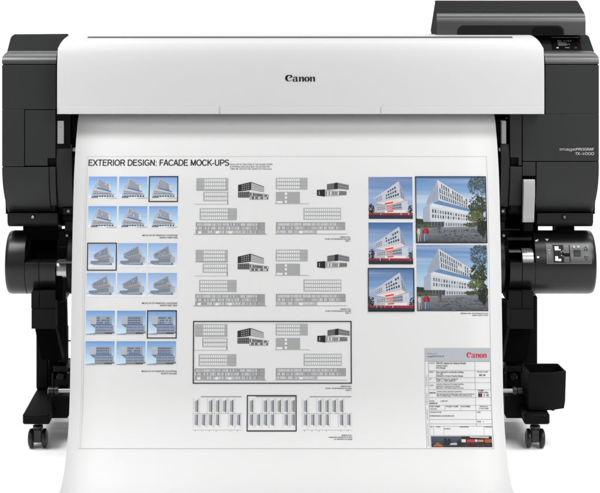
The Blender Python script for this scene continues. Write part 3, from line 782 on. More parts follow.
# ------------------------------------------------------------------ pocket bin on the right leg
binr = empty('storage_bin', (X(545, 0.0), 0.03, Z(411, -0.02)), 'open black plastic bin hung beside the right leg above the caster', 'bin')
zt = 0.2056
def plan(inset, z, sh=0.0):
    pts = [(X(521.8, .092), .092), (X(558.2, .092), .092), (X(566.2, .003), .003), (X(552.4, -.02), -.02), (X(528.2, -.02), -.02)]
    cx = sum(p[0] for p in pts) / 5; cy = sum(p[1] for p in pts) / 5
    out = []
    for x, y in pts:
        l = math.hypot(x - cx, y - cy); k = (l - inset) / l
        out.append((cx + (x - cx) * k + sh, cy + (y - cy) * k, z))
    return out
zb2 = Z(410.8, -0.02) + 0.0
mb = MB()
mb.loft([plan(.006, zb2), plan(0.0025, zb2 + .02), plan(0, zt), plan(.003, zt + .0008), plan(.006, zt), plan(.010, zb2 + .006)])
mb.build('bin_body', 'black', binr, bevel=0.001, angle=30)
mb = MB(); mb.box(X(551.5, 0), X(554.5, 0), 0.0, 0.01, zb2 - .005, zb2 + .002); mb.box(X(546.5, 0), X(548.5, 0), .0, .01, zb2 - .004, zb2 + .002)
mb.build('bin_foot', 'black', binr, bevel=0.0008)

# ------------------------------------------------------------------ the printed sheet
ROWS = [(108, 0.045), (113, 0.030), (118, 0.010), (124, -0.008), (130, -0.020), (140, -0.040), (150, -0.056), (165, -0.0765), (180, -0.092), (200, -0.1045), (220, -0.116), (245, -0.129), (300, -0.151), (350, -0.168), (385, -0.181), (400, -0.189), (418, -0.205), (440, -0.235), (460, -0.275), (475, -0.320), (485, -0.362), (493, -0.409), (500, -0.449), (510, -0.503)]
def slopes():
    n = len(ROWS); d = [(ROWS[i + 1][1] - ROWS[i][1]) / (ROWS[i + 1][0] - ROWS[i][0]) for i in range(n - 1)]
    m = [d[0]] + [0 if d[i - 1] * d[i] <= 0 else 2 * d[i - 1] * d[i] / (d[i - 1] + d[i]) for i in range(1, n - 1)] + [d[-1]]
    return m
SL = slopes()
def Yp(r):
    r = max(ROWS[0][0], min(ROWS[-1][0], r))
    for i in range(len(ROWS) - 1):
        if r <= ROWS[i + 1][0]:
            h = ROWS[i + 1][0] - ROWS[i][0]; t = (r - ROWS[i][0]) / h
            return (ROWS[i][1] * (1 + 2 * t) * (1 - t) ** 2 + SL[i] * h * t * (1 - t) ** 2 + ROWS[i + 1][1] * t * t * (3 - 2 * t) + SL[i + 1] * h * t * t * (t - 1))
def pap(r):
    y = Yp(r); z = Z(r, y); return y, max(z, 0.0012 + max(0, 0.0))
def pnorm(r):
    a = pap(r - .5); b = pap(r + .5); dy, dz = b[0] - a[0], b[1] - a[1]; l = math.hypot(dy, dz)
    return (dz / l, -dy / l)          # (ny, nz) pointing to the viewer/up
REF = [200.0]
def paper_fn(px, row, off):
    y, z = pap(row); ny, nz = pnorm(row)
    x = (px - VX) * S * (D + Yp(REF[0])) / D
    return Vector((x, y + ny * off, z + nz * off))
sheet = empty('printed_sheet', (0, -0.2, 0), 'wide white sheet with architectural drawings hanging out of the printer to the floor', 'printout')
def paper():
    hw = 209.5 * S * 4.98 / 5
    rows = []
    r = 108.0
    while r < 509.9: rows.append(r); r += 1.5 if r < 180 or r > 420 else 4
    rows.append(510)
    nx = 12; vs = []; fs = []
    rnd = random.Random(3)
    for r in rows:
        y, z = pap(r)
        for i in range(nx + 1):
            u = -1 + 2 * i / nx
            vs.append((hw * u, y, z))
    w = nx + 1
    for j in range(len(rows) - 1):
        for i in range(nx): fs.append((j * w + i, (j + 1) * w + i, (j + 1) * w + i + 1, j * w + i + 1))
    me = bpy.data.meshes.new('paper'); me.from_pydata(vs, [], fs)
    o = link('paper', me, M['paper'], sheet, smooth=True, angle=80)
    so = o.modifiers.new('thickness', 'SOLIDIFY'); so.thickness = 0.0004; so.offset = 1 if False else -1
    return o
paper()

def art(ref): REF[0] = ref; return Art(paper_fn)
G = 0.86      # ink gain
INK = (28, 28, 30)

# border lines
a = art(300)
# the border is straight on the sheet: place it by its position at row 300
for px, c in ((82.6, (206, 206, 206)), (84.4, (190, 190, 190)), (489.9, (188, 188, 188))):
    a.rect(px - .25, 156.4, px + .25, 448.6, c, 0)
a.rect(82.6, 156.2, 489.9, 156.7, (200, 200, 200), 0); a.rect(82.6, 448.3, 489.9, 448.9, (176, 176, 176), 0)
a.build('border_line', sheet)
a = art(163)
stroke_text(a, 'EXTERIOR DESIGN: FACADE MOCK-UPS', 88.6, 229.0, 159.7, 165.8, INK)
for i, t in enumerate(('MOCK-UPS OF STRUCTURE OF THE FACADE SYSTEMS', 'IN MATERIALS AND SCALE, BUILT ON SITE AND FOR', 'OPEN AIR TESTS IN THE CLIMATE OF THE PLACE')):
    a.text(t, 230.2, 272.6 - (0, 3, 1)[i], 163.7 + i * 2.25, 165.3 + i * 2.25, (60, 60, 60), 1)
a.build('heading', sheet)

def caption(xr, y, lines, ref, w=None, h=1.5, gap=2.3):
    a = art(ref)
    for i, t in enumerate(lines): a.text(t, None, xr, y + i * gap, y + i * gap + h, (40, 40, 42), 1, 0.012)
    a.build('caption', sheet)

def UV(x0, y0, x1, y1):
    def f(u, v): return (x0 + (x1 - x0) * u, y0 + (y1 - y0) * v)
    return f
def thumb(kind, x0, y0, x1, y1, framed, seed):
    rnd = random.Random(seed); a = art((y0 + y1) / 2); a.gain = G; a.mx = 1.5; a.tex = .08; a.ts = .7
    if framed:
        a.frame(x0 - .4, y0 - .5, x1 + .6, y1 + 3.6, 0.95, (30, 30, 32), 5)
        if kind == 2: x0 += 1.2; x1 -= .8; y0 += 1.0
    f = UV(x0, y0, x1, y1); q = lambda *p: [f(*t) for t in p]
    top = {1: (118, 154, 208), 2: (142, 172, 216), 3: (112, 152, 206)}[kind]
    bot = {1: (186, 218, 236), 2: (200, 218, 236), 3: (190, 218, 236)}[kind]
    g = .80 if kind == 1 else .86
    a.rect(*f(0, 0), *f(1, g), top, 0, bot)
    a.rect(*f(0, g), *f(1, 1), bot, 0, (232, 232, 232))
    W1, W2, WN = (172, 176, 186), (156, 162, 173), (98, 108, 128)
    if kind == 1:
        a.q(*q((.355, .07), (.30, .50), (.14, .60), (.22, .42)), (186, 189, 197), 1); a.grid(q((.33, .16), (.345, .12), (.29, .48), (.18, .56)), 3, 4, (128, 136, 152), 2, .6, .5, jit=10, rnd=rnd)
        R1 = q((.355, .07), (.80, .42), (.80, .68), (.30, .50)); a.q(*R1, W1, 1)
        a.grid(R1, 8, 5, WN, 2, .72, .50, skip=lambda i, j: rnd.random() < .08, jit=16, rnd=rnd)
        a.q(*q((.70, .38), (.80, .42), (.80, .68), (.72, .64)), (202, 200, 198), 3)
        a.q(*q((.14, .60), (.30, .53), (.78, .72), (.12, .80)), (190, 192, 198), 1)
        a.q(*q((.12, .79), (.78, .72), (.94, .84), (.12, .96)), (172, 176, 184), 1)
        a.q(*q((.30, .49), (.80, .66), (.80, .71), (.29, .54)), (74, 112, 164), 3)
        a.grid(q((.16, .62), (.74, .74), (.90, .84), (.14, .82)), 11, 2, (92, 98, 112), 2, .6, .6, jit=24, rnd=rnd)
        a.grid(q((.16, .86), (.92, .84), (.94, .96), (.14, .96)), 8, 1, (84, 88, 98), 3, .66, .6, jit=22, rnd=rnd)
        a.q(*q((.10, .92), (.34, .92), (.34, .97), (.10, .97)), (90, 110, 140), 4)
        a.q(*q((.6, .97), (1.0, .93), (1.0, 1.0), (.7, 1.0)), (196, 198, 202), 3)
    elif kind == 2:
        a.q(*q((.18, .45), (.70, .08), (.76, .48), (.20, .62)), W2, 1)
        a.grid(q((.20, .46), (.69, .12), (.74, .46), (.22, .60)), 8, 4, (74, 88, 114), 2, .76, .5, skip=lambda i, j: rnd.random() < .06, jit=14, rnd=rnd)
        a.q(*q((.70, .08), (.84, .50), (.84, .56), (.76, .50)), (176, 180, 186), 2)
        a.q(*q((.20, .62), (.76, .48), (.84, .56), (.36, .68)), (140, 140, 142), 3)
        a.q(*q((.36, .66), (.92, .56), (.92, .80), (.36, .82)), (140, 148, 160), 1)
        a.grid(q((.36, .68), (.76, .62), (.76, .80), (.36, .82)), 9, 2, (98, 108, 126), 2, .6, .6, jit=12, rnd=rnd)
        a.q(*q((.78, .58), (.93, .57), (.93, .80), (.78, .80)), (168, 172, 178), 3)
        a.q(*q((.08, .74), (.38, .72), (.38, .85), (.08, .86)), (126, 132, 144), 2)
        a.q(*q((.12, .84), (.86, .82), (.88, .91), (.2, .90)), (112, 124, 144), 4)
        a.q(*q((.20, .86), (.8, .84), (.8, .87), (.2, .88)), (186, 180, 170), 5)
        a.q(*q((0, .84), (.3, .86), (.5, .90), (0, .86)), (170, 186, 205), 3)
    else:
        a.q(*q((.15, .22), (.36, .22), (.36, .56), (.15, .56)), (172, 178, 186), 1)
        a.q(*q((.36, .22), (.90, .22), (.90, .57), (.36, .57)), (150, 158, 170), 1)
        a.grid(q((.36, .23), (.83, .23), (.83, .57), (.36, .57)), 8, 3, (70, 86, 116), 2, .72, .55, skip=(lambda i, j: rnd.random() < .25) if seed % 2 else None, jit=14, rnd=rnd)
        a.q(*q((.15, .56), (.36, .56), (.34, .70), (.30, .70)), (122, 120, 122), 1)
        a.q(*q((.35, .555), (.90, .555), (.90, .60), (.35, .60)), (62, 100, 158), 3)
        a.q(*q((.32, .60), (.97, .60), (.97, .89), (.32, .89)), (148, 158, 172), 2)
        a.grid(q((.32, .61), (.95, .61), (.95, .89), (.32, .89)), 11, 2, (84, 98, 124), 3, .5, .6, jit=16, rnd=rnd)
        a.q(*q((.33, .89), (.92, .89), (.92, .97), (.33, .97)), (128, 130, 134), 4)
        a.q(*q((.66, .90), (.92, .90), (.92, .96), (.66, .96)), (88, 84, 84), 5)
        a.q(*q((0, .96), (.34, .92), (.34, .99), (0, .985)), (132, 150, 176), 3)
        a.q(*q((.92, .86), (1.0, .86), (1.0, .94), (.92, .94)), (120, 130, 144), 3)
    a.build('building_picture', sheet)
sd = 0
for kind, rows in ((1, ((176.7, 198.4, (88.6, 119.0, 149.2), 28.4, 2), (206.2, 227.6, (88.1, 118.6, 149.0), 28.6, None))),
                   (2, ((243.2, 267.0, (87.4, 118.0, 148.2), 28.9, 0), (273.0, 296.8, (86.6, 117.2, 148.0), 28.9, None))),
                   (3, ((310.7, 334.8, (85.9, 117.0, 147.4), 28.8, 2), (341.2, 365.0, (85.4, 116.4, 147.0), 29.0, None)))):
    for y0, y1, xs3, w, fr in rows:
        for i, x in enumerate(xs3):
            sd += 1; thumb(kind, x, y0, x + w, y1, fr == i, sd)
caption(177.6, 234.6, ('MOCK-UP OF WINDOW LOCATIONS', 'NORTH WEST SIDE'), 236)
caption(177.2, 302.4, ('MOCK-UP OF WINDOW LOCATIONS', 'NORTH EAST SIDE'), 304)
caption(176.8, 370.4, ('MOCK-UP OF WINDOW LOCATIONS', 'NORTH FACADE'), 372)

# ---- elevation drawings
GL, GD = (176, 177, 178), (146, 147, 149)
def elev(a, x0, y0, x1, y1, wx0, wx1, ny, hatch=True, dark=GD, seed=0, fx=.52):
    base = (182, 183, 184)
    a.rect(x0, y0, x1, y1, base, 0)
    n = max(2, int((wx1 - wx0) / 2.05))
    a.grid([(wx0, y0), (wx1, y0), (wx1, y1), (wx0, y1)], n, ny, (226, 226, 226), 1, fx, .62, mu=.01, mv=.03)
    for j in range(ny + 1):
        yy = y0 + (y1 - y0) * j / ny; a.rect(x0, max(y0, yy - .2), x1, min(y1, yy + .2), (156, 157, 159), 2)
    k = x0
    while k < x1 - .3:
        if not (wx0 - .4 < k < wx1 - .2): a.rect(k, y0, k + .32, y1, (156, 157, 159), 3)
        k += 1.1
def wide(a, x0, y0, x1, y1, seed, part=None):
    rnd = random.Random(seed)
    a.rect(x0, y0, x1, y0 + (y1 - y0) * .66, (166, 167, 169), 0)
    lx = x1 if part is None else part
    a.rect(x0, y0 + (y1 - y0) * .66, lx, y1, (172, 173, 175), 0)
    n = int((x1 - x0) / 1.5)
    for j, (v0, v1) in enumerate(((.08, .30), (.38, .62), (.72, .94))):
        for i in range(n):
            xx = x0 + (x1 - x0) * (i + .2) / n
            if xx > x1 - 5 or rnd.random() < .18 or (j == 2 and xx > lx - 2): continue
            c = rnd.choice([(206, 206, 206), (190, 190, 192), (140, 141, 144), (216, 216, 216)])
            a.rect(xx, y0 + (y1 - y0) * v0, xx + .75, y0 + (y1 - y0) * v1, c, 1)
    for v in (.02, .34, .66): a.rect(x0, y0 + (y1 - y0) * v, x1, y0 + (y1 - y0) * v + .35, (146, 147, 149), 2)
    for xx in (x0 + 4, x0 + 21.5, x0 + 34.5) if part is None else (x0 + 25,):
        a.rect(xx - 1.6, y1 - 2.6, xx + 1.6, y1 - .1, (222, 222, 222), 3)
    k = x1 - 8
    while k < x1: a.rect(k, y0, k + .3, y0 + (y1 - y0) * .66 if part else y1, (146, 147, 149), 3); k += 1.1
def drawing_set(dy, ref, kx=1.0):
    # one group, measured in the top row; px offsets scale with the sheet towards the lens
    def mk(): return art(205)
    off = dy
    class A2(Art): pass
    def sh(y): return y + off + (y - 178) * 0.0
    def new():
        a = art(205 if dy == 0 else 205); return a
    a = new(); elev(a, 196.3, sh(178.3), 228.2, sh(190), 204, 225.4, 3); a.rect(196.2, sh(190.05), 228.2, sh(190.4), (120, 120, 122), 4)
    elev(a, 203.4, sh(192), 228.2, sh(201), 204.4, 227.2, 2); a.rect(227.2, sh(201.1), 228.2, sh(204), (130, 130, 132), 1)
    a.rect(194.8, sh(204), 228.4, sh(204.5), (184, 184, 184), 1); a.build('elevation_drawing', sheet)
    a = new(); elev(a, 200, sh(208.4), 237, sh(220), 200.8, 228, 3); a.build('elevation_drawing', sheet)
    a = new(); wide(a, 196, sh(222.4), 265, sh(233.8), 5); a.rect(194, sh(233.95), 267, sh(234.5), (150, 150, 150), 1); a.build('elevation_drawing', sheet)
    a = new(); elev(a, 276, sh(178), 307.6, sh(189.4), 276.8, 300, 3); a.build('elevation_drawing', sheet)
    a = new(); a.rect(276, sh(192), 300, sh(203.4), (172, 173, 175), 0)
    k = 276
    while k < 299.6: a.rect(k, sh(192), k + .32, sh(203.4), (134, 135, 137), 1); k += 1.15
    for y in (192.6, 196.4, 200.6): a.rect(284.8, sh(y), 287.0, sh(y + 2.4), (224, 224, 224), 2)
    a.rect(276.6, sh(201.2), 282.6, sh(203.2), (224, 224, 224), 2); a.rect(274.8, sh(203.5), 309.4, sh(204), (178, 178, 178), 1); a.build('elevation_drawing', sheet)
    a = new(); elev(a, 303.6, sh(208), 341, sh(219.6), 304.2, 340.6, 3); a.build('elevation_drawing', sheet)
    a = new(); wide(a, 276, sh(222.2), 345, sh(233.6), 9, 317); a.rect(275, sh(233.8), 346.4, sh(234.3), (158, 158, 158), 1); a.build('elevation_drawing', sheet)
    # perspectives
    rnd = random.Random(4)
    a = new()
    F = [(238, sh(185)), (251, sh(182)), (251, sh(190)), (238, sh(191.6))]; a.q(*F, (44, 44, 46), 0)
    a.grid([(241, sh(184.4)), (250, sh(182.4)), (250, sh(190)), (241, sh(191.2))], 4, 3, (150, 150, 150), 1, .55, .5)
    F = [(251, sh(182)), (264, sh(186.6)), (264, sh(192.2)), (251, sh(190))]; a.q(*F, (150, 151, 153), 0); a.grid(F, 8, 3, (206, 206, 206), 1, .5, .5)
    a.poly([(238, sh(185)), (251, sh(182)), (264, sh(186.6)), (263.6, sh(187.0)), (251, sh(182.6)), (238.2, sh(185.6))], (56, 56, 58), 2)
    F = [(238, sh(192.2)), (249.5, sh(191.6)), (249.5, sh(197.6)), (238, sh(197.6))]; a.q(*F, (66, 66, 68), 0); a.grid(F, 5, 3, (136, 136, 136), 1, .6, .45)
    F = [(249.5, sh(192.2)), (269, sh(194.6)), (268.4, sh(199.6)), (249.9, sh(199.8))]; a.q(*F, (146, 147, 149), 0)
    a.grid(F, 14, 2, None, 1, .6, .75, rnd=rnd, cols=[(40, 40, 42), (60, 60, 62), (210, 210, 210), (90, 90, 92)])
    a.build('perspective_drawing', sheet)
    a = new()
    F = [(327, sh(184.2)), (338, sh(182.6)), (338, sh(189)), (327, sh(190))]; a.q(*F, (110, 110, 112), 0); a.grid(F, 8, 3, (70, 70, 72), 1, .6, .5)
    a.q((334.4, sh(183.1)), (338, sh(182.6)), (338, sh(189)), (334.4, sh(189.4)), (34, 34, 36), 2)
    F = [(338, sh(182.6)), (349, sh(185)), (349, sh(190)), (338, sh(189))]; a.q(*F, (140, 141, 143), 0); a.grid(F, 8, 2, (80, 80, 82), 1, .6, .6)
    a.q((317, sh(190)), (325, sh(189.4)), (325, sh(196.6)), (317, sh(195.6)), (30, 30, 32), 3)
    a.q((318.8, sh(191.2)), (319.7, sh(191.1)), (319.7, sh(195)), (318.8, sh(194.8)), (150, 150, 150), 4)
    F = [(325.2, sh(189.6)), (340, sh(191)), (339, sh(196)), (325.2, sh(196.4))]; a.q(*F, (172, 173, 175), 0); a.grid(F, 9, 1, None, 1, .5, .7, rnd=rnd, cols=[(90, 90, 92), (220, 220, 220), (120, 120, 122)])
    F = [(339.4, sh(191)), (346.6, sh(191.4)), (346.6, sh(195)), (339, sh(195.4))]; a.q(*F, (96, 96, 98), 2); a.grid(F, 6, 2, (150, 150, 150), 3, .5, .5)
    a.build('perspective_drawing', sheet)
drawing_set(0, 205); caption(350.4, 236.4, ('DESIGN FULL', 'STUDY OF ENTRANCE FACADE', 'PART 1'), 205, h=1.3, gap=2.0)
drawing_set(71.7, 277); caption(350.4, 308.4, ('DESIGN FULL', 'STUDY OF ENTRANCE FACADE', 'PART 2'), 205, h=1.3, gap=2.0)
drawing_set(145.9, 350); caption(350.4, 385.6, ('DESIGN FULL', 'STUDY OF ENTRANCE FACADE', 'PART 3'), 205, h=1.3, gap=2.0)
a = art(352); a.frame(193.0, 320.9, 351.7, 383.6, 1.0, (26, 26, 28), 7); a.build('frame_line', sheet, label='black frame around the lowest facade drawing group')

# ---- window detail strip
def detail(x0, x1, seed, framed):
    rnd = random.Random(seed); a = art(413)
    y0, ym, y1 = 396.4, 413.4, 430.0
    a.rect(x0, ym - .15, x1, ym + .15, (168, 168, 168), 0); a.rect(x0, y1 - .15, x1, y1 + .15, (168, 168, 168), 0)
    a.rect(x0 + 8, y0 - .2, x1 - .5, y0 + .7, (150, 142, 134), 0)
    n = 7 if not framed else 7; st = (x1 - x0) / n
    for j, (a0, a1) in enumerate(((y0 + 3, ym - 1.2), (ym + 1, y1 - 4.5))):
        for i in range(n):
            if (i, j) in (((1, 0), (4, 1), (6, 0)) if not framed else ((1, 0), (4, 1))): continue
            xx = x0 + st * i + .6
            a.rect(xx, a0 - 1.5, xx + .25, a1 + 2.0, (176, 176, 176), 1)
            a.rect(xx + 1.6, a0 + (1.2 if j == 0 else 0), xx + 3.6, a1 - .6, (158, 162, 168), 1)
            a.rect(xx + 3.7, a0 + (.6 if j == 0 else 0), xx + 4.6, a1 - .2, (96, 98, 102), 1)
            a.rect(xx + 4.9, a0 - 1, xx + 5.15, a1 + 1, (150, 150, 150), 1)
            if j: a.rect(xx + 1.8, a1 - 3.8, xx + 3.2, a1 - 2.0, (132, 156, 186), 2)
            a.rect(xx + 1.8, y1 + .6, xx + 3.0, y1 + 1.1, (150, 150, 150), 1) if j and not framed else None
            a.rect(xx + 6.2, a0 - 1.4, xx + 6.4, a1 + 2, (196, 196, 196), 1)
    if framed: a.frame(x0 - .8, y0 - 1.4, x1 + .4, y1 + 1.5, 0.95, (26, 26, 28), 5)
    a.build('window_detail_drawing', sheet)
detail(192.6, 241.8, 1, False); detail(247.6, 296.2, 2, True); detail(301.6, 352.0, 3, False)
caption(352.2, 434.6, ('DESIGN FULL', 'VARIANTS WINDOW STUDY', 'OF PRINTED FACADES'), 436, h=1.3, gap=2.0)

# ---- rendered photographs
def tree(a, f, cx, cy, rx, ry, n, cols, rnd, layer):
    lumps = [(rnd.uniform(-.8, .8), rnd.uniform(-.8, .8), rnd.uniform(.25, .55)) for _ in range(7)]
    for k in range(n * 4):
        an = rnd.uniform(0, 6.283); rr = math.sqrt(rnd.random())
        ex, ey = rr * math.cos(an), rr * math.sin(an)
        if rnd.random() < .75 and not any((ex - a_) ** 2 + (ey - b_) ** 2 < c_ * c_ for a_, b_, c_ in lumps): continue
        u = cx + rx * rr * math.cos(an); v = cy + ry * rr * math.sin(an)
        if not (0.0 < u < 0.985 and 0.005 < v < 0.97): continue
        s_ = rnd.uniform(.005, .013); x, y = f(u, v); w = f(1, 0)[0] - f(0, 0)[0]
        pts = []
        for i in range(5):
            q = i * 1.2566 + rnd.uniform(-.3, .3); pts.append((min(f(.99, 0)[0], x + w * s_ * math.cos(q)), y + w * s_ * math.sin(q) * .8))
        kf = rnd.uniform(.7, 1.1); a.poly(pts, tuple(v_ * kf for v_ in rnd.choice(cols)), layer + k * 0.001)
def small_photo(x0, y0, x1, y1, framed, seed):
    rnd = random.Random(seed); a = art((y0 + y1) / 2); f = UV(x0, y0, x1, y1); q = lambda *p: [f(*t) for t in p]; a.gain = G
    a.mx = 1.0; a.tex = .10; a.cloud = .5
    a.rect(*f(0, 0), *f(1, .45), (62, 100, 152), 0, (128, 158, 198)); a.rect(*f(0, .45), *f(1, .84), (128, 158, 198), 0, (168, 174, 194)); a.cloud = 0
    a.q(*q((.13, .50), (.69, .10), (.73, .50), (.17, .63)), (184, 190, 201), 2)
    a.grid(q((.36, .36), (.68, .14), (.71, .48), (.38, .56)), 6, 3, (52, 58, 74), 3, .62, .55, skip=lambda i, j: rnd.random() < .14, jit=18, rnd=rnd)
    a.grid(q((.14, .51), (.30, .42), (.32, .56), (.16, .62)), 4, 3, (60, 68, 84), 3, .7, .4)
    a.q(*q((.69, .10), (.82, .42), (.82, .56), (.73, .50)), (150, 158, 174), 2); a.grid(q((.71, .2), (.81, .45), (.81, .54), (.73, .49)), 2, 3, (100, 110, 130), 3, .5, .6)
    a.q(*q((.17, .63), (.73, .50), (.82, .56), (.45, .68)), (222, 204, 196), 4)
    a.q(*q((.36, .63), (.56, .59), (.55, .63), (.38, .66)), (216, 60, 62), 5)
    a.q(*q((.14, .72), (.5, .65), (.5, .84), (.12, .85)), (176, 178, 188), 2); a.q(*q((.5, .65), (.76, .58), (.76, .84), (.5, .84)), (160, 164, 178), 2)
    a.q(*q((.74, .60), (.88, .56), (.90, .82), (.76, .84)), (188, 194, 206), 3)
    a.grid(q((.53, .66), (.75, .61), (.75, .77), (.53, .79)), 6, 2, (48, 54, 70), 3, .55, .55)
    a.grid(q((.18, .72), (.38, .68), (.38, .78), (.18, .81)), 4, 2, (96, 96, 106), 3, .6, .5)
    a.q(*q((.40, .68), (.54, .67), (.52, .72), (.41, .72)), (206, 128, 110), 5); a.q(*q((.40, .75), (.54, .74), (.54, .77), (.40, .78)), (212, 140, 122), 5)
    a.q(*q((.36, .80), (.84, .79), (.84, .86), (.36, .86)), (226, 214, 210), 4); a.q(*q((.42, .81), (.56, .80), (.56, .83), (.42, .84)), (214, 70, 74), 5)
    tree(a, f, .06, .76, .07, .13, 60, [(22, 30, 26), (34, 42, 34), (18, 22, 24)], rnd, 3); tree(a, f, .96, .79, .07, .11, 50, [(22, 30, 30), (34, 42, 40), (18, 22, 26)], rnd, 3)
    a.q(*q((0, .86), (1, .86), (1, .92), (0, .90)), (142, 44, 62), 6); a.rect(*f(0, .92), *f(1, 1), (46, 50, 66), 6, (30, 34, 46))
    a.q(*q((0, .90), (1, .92), (1, .94), (0, .93)), (60, 40, 52), 7)
    for k in range(9):
        u = rnd.uniform(.08, .95); a.rect(*f(u, .86), *f(u + .012, .91), rnd.choice([(214, 200, 190), (60, 60, 70), (180, 150, 140)]), 8)
    if framed: a.frame(x0, y0, x1, y1, 0.8, (18, 20, 24), 14)
    a.build('rendered_photo', sheet)
small_photo(368.6, 177.0, 412.6, 218.8, False, 1); small_photo(368.6, 222.5, 413.0, 264.2, False, 2); small_photo(368.0, 268.0, 414.4, 311.6, True, 3)
def big_photo(x0, y0, x1, y1, framed, seed):
    rnd = random.Random(seed); a = art((y0 + y1) / 2); f = UV(x0, y0, x1, y1); q = lambda *p: [f(*t) for t in p]; a.gain = G
    a.mx = 1.0; a.tex = .08; a.cloud = .8
    a.rect(*f(0, 0), *f(1, .40), (78, 120, 172), 0, (150, 182, 212)); a.rect(*f(0, .40), *f(1, .74), (150, 182, 212), 0, (196, 206, 218)); a.cloud = 0
    a.tex = .45; a.ts = .35
    a.rect(*f(0, .74), *f(1, 1), (124, 127, 132), 1, (74, 77, 82)); a.tex = .10; a.ts = .8
    for k in range(22):
        u, v = rnd.uniform(.2, .9), rnd.uniform(.78, .98); l = rnd.uniform(.04, .12)
        a.poly([f(u, v), f(min(.99, u + l), v - .008), f(min(.99, u + l * .9), v + .008)], rnd.choice([(64, 68, 74), (84, 88, 94), (112, 114, 118)]), 2 + k * .01)
    W3 = (198, 202, 209)
    a.q(*q((.31, .05), (.32, .36), (.15, .42), (.17, .34)), (150, 158, 174), 2); a.grid(q((.28, .16), (.31, .10), (.31, .34), (.20, .38)), 4, 4, (150, 158, 174), 3, .5, .5)
    R1 = q((.31, .05), (.745, .34), (.745, .50), (.33, .36)); a.q(*R1, W3, 2)
    a.grid(R1, 13, 3, None, 3, .50, .78, rnd=rnd, cols=[(74, 80, 92), (92, 98, 110), (108, 108, 108), (56, 62, 76)], skip=lambda i, j: rnd.random() < .05)
    a.q(*q((.745, .34), (.80, .37), (.80, .50), (.745, .50)), (206, 209, 214), 2)
    for t_ in (.335, .665):
        a.q(*q((.31 + .01 * t_, .05 + .31 * t_), (.745, .34 + .16 * t_), (.745, .345 + .16 * t_), (.31 + .01 * t_, .056 + .31 * t_)), (150, 156, 168), 2.5)
    a.q(*q((.33, .36), (.80, .50), (.84, .55), (.24, .40)), (96, 132, 168), 4)
    a.q(*q((.24, .395), (.84, .55), (.86, .60), (.20, .45)), (206, 210, 216), 3)
    a.q(*q((.20, .42), (.86, .58), (.86, .73), (.20, .67)), W3, 2); a.q(*q((.20, .66), (.86, .72), (.8, .75), (.40, .76)), (190, 194, 200), 2.5)
    a.grid(q((.205, .46), (.86, .60), (.86, .68), (.205, .64)), 17, 2, None, 5, .48, .68, rnd=rnd, cols=[(58, 64, 76), (90, 96, 108), (110, 108, 100), (150, 156, 164)])
    a.grid(q((.40, .685), (.80, .70), (.80, .75), (.40, .755)), 11, 1, (112, 120, 128), 5, .55, .8)
    a.q(*q((.20, .40), (.20, .67), (.10, .68), (.11, .48)), (158, 166, 180), 3)
    a.q(*q((.10, .68), (.40, .68), (.40, .75), (.10, .74)), (64, 66, 68), 3.2)
    a.q(*q((0, .63), (.10, .64), (.12, .74), (0, .75)), (44, 54, 46), 4); a.q(*q((.0, .71), (.3, .73), (.3, .765), (0, .77)), (74, 86, 66), 5)
    a.q(*q((.68, .71), (1, .66), (1, .74), (.68, .735)), (60, 72, 56), 4)
    for k in range(150):
        u, v = rnd.uniform(.35, .97), rnd.uniform(.79, .985); l = rnd.uniform(.006, .022)
        a.poly([f(u - l, v), f(u, v - l * .3), f(min(.985, u + l), v), f(u, v + l * .3)], rnd.choice([(58, 62, 68), (66, 70, 76), (104, 106, 110), (50, 54, 60)]), 3 + k * .002)
    for k in range(14):
        u = .22 + k * .043; a.q(*q((u, .672 + k * .004), (u + .004, .672 + k * .004), (u + .004, .742), (u, .742)), (150, 156, 164), 5.5)
    # tree trunk, then leaves
    a.q(*q((.925, .3), (.94, .3), (.96, .90), (.925, .90)), (36, 36, 32), 6)
    tree(a, f, .90, .14, .16, .15, 230, [(88, 106, 110), (70, 88, 92), (108, 126, 134), (58, 76, 76)], rnd, 6)
    tree(a, f, .88, .42, .14, .14, 200, [(66, 76, 50), (50, 60, 44), (92, 96, 64), (38, 46, 40)], rnd, 7)
    tree(a, f, .84, .60, .12, .08, 110, [(92, 104, 58), (60, 74, 44), (120, 124, 78)], rnd, 8)
    tree(a, f, .94, .74, .08, .15, 110, [(34, 44, 38), (50, 60, 46), (24, 30, 30)], rnd, 8)
    tree(a, f, .78, .72, .10, .03, 60, [(60, 76, 44), (84, 96, 58)], rnd, 8)
    # people
    def person(u, v, h, top, bot, w=.035):
        dk = lambda c, k: tuple(x_ * k for x_ in c)
        a.poly([f(u - w * .40, v + h * .50), f(u, v + h * .50), f(u - w * .02, v + h * .62), f(u - w * .12, v + h), f(u - w * .34, v + h)], bot, 9)
        a.poly([f(u, v + h * .50), f(u + w * .40, v + h * .50), f(u + w * .42, v + h * .96), f(u + w * .20, v + h * .98), f(u + w * .04, v + h * .62)], dk(bot, .8), 9)
        a.poly([f(u - w * .26, v + h * .17), f(u + w * .22, v + h * .17), f(u + w * .46, v + h * .24), f(u + w * .42, v + h * .52), f(u - w * .42, v + h * .53), f(u - w * .48, v + h * .25)], top, 9.3)
        a.poly([f(u + w * .10, v + h * .18), f(u + w * .22, v + h * .17), f(u + w * .46, v + h * .24), f(u + w * .42, v + h * .52), f(u + w * .16, v + h * .52)], dk(top, .72), 9.4)
        a.poly([f(u - w * .48, v + h * .25), f(u - w * .36, v + h * .23), f(u - w * .44, v + h * .40), f(u - w * .20, v + h * .50), f(u - w * .26, v + h * .54), f(u - w * .62, v + h * .42)], dk(top, .82), 9.5)
        a.poly([f(u + w * .40, v + h * .24), f(u + w * .50, v + h * .26), f(u + w * .64, v + h * .44), f(u + w * .50, v + h * .55), f(u + w * .46, v + h * .50), f(u + w * .50, v + h * .42)], dk(top, .66), 9.6)
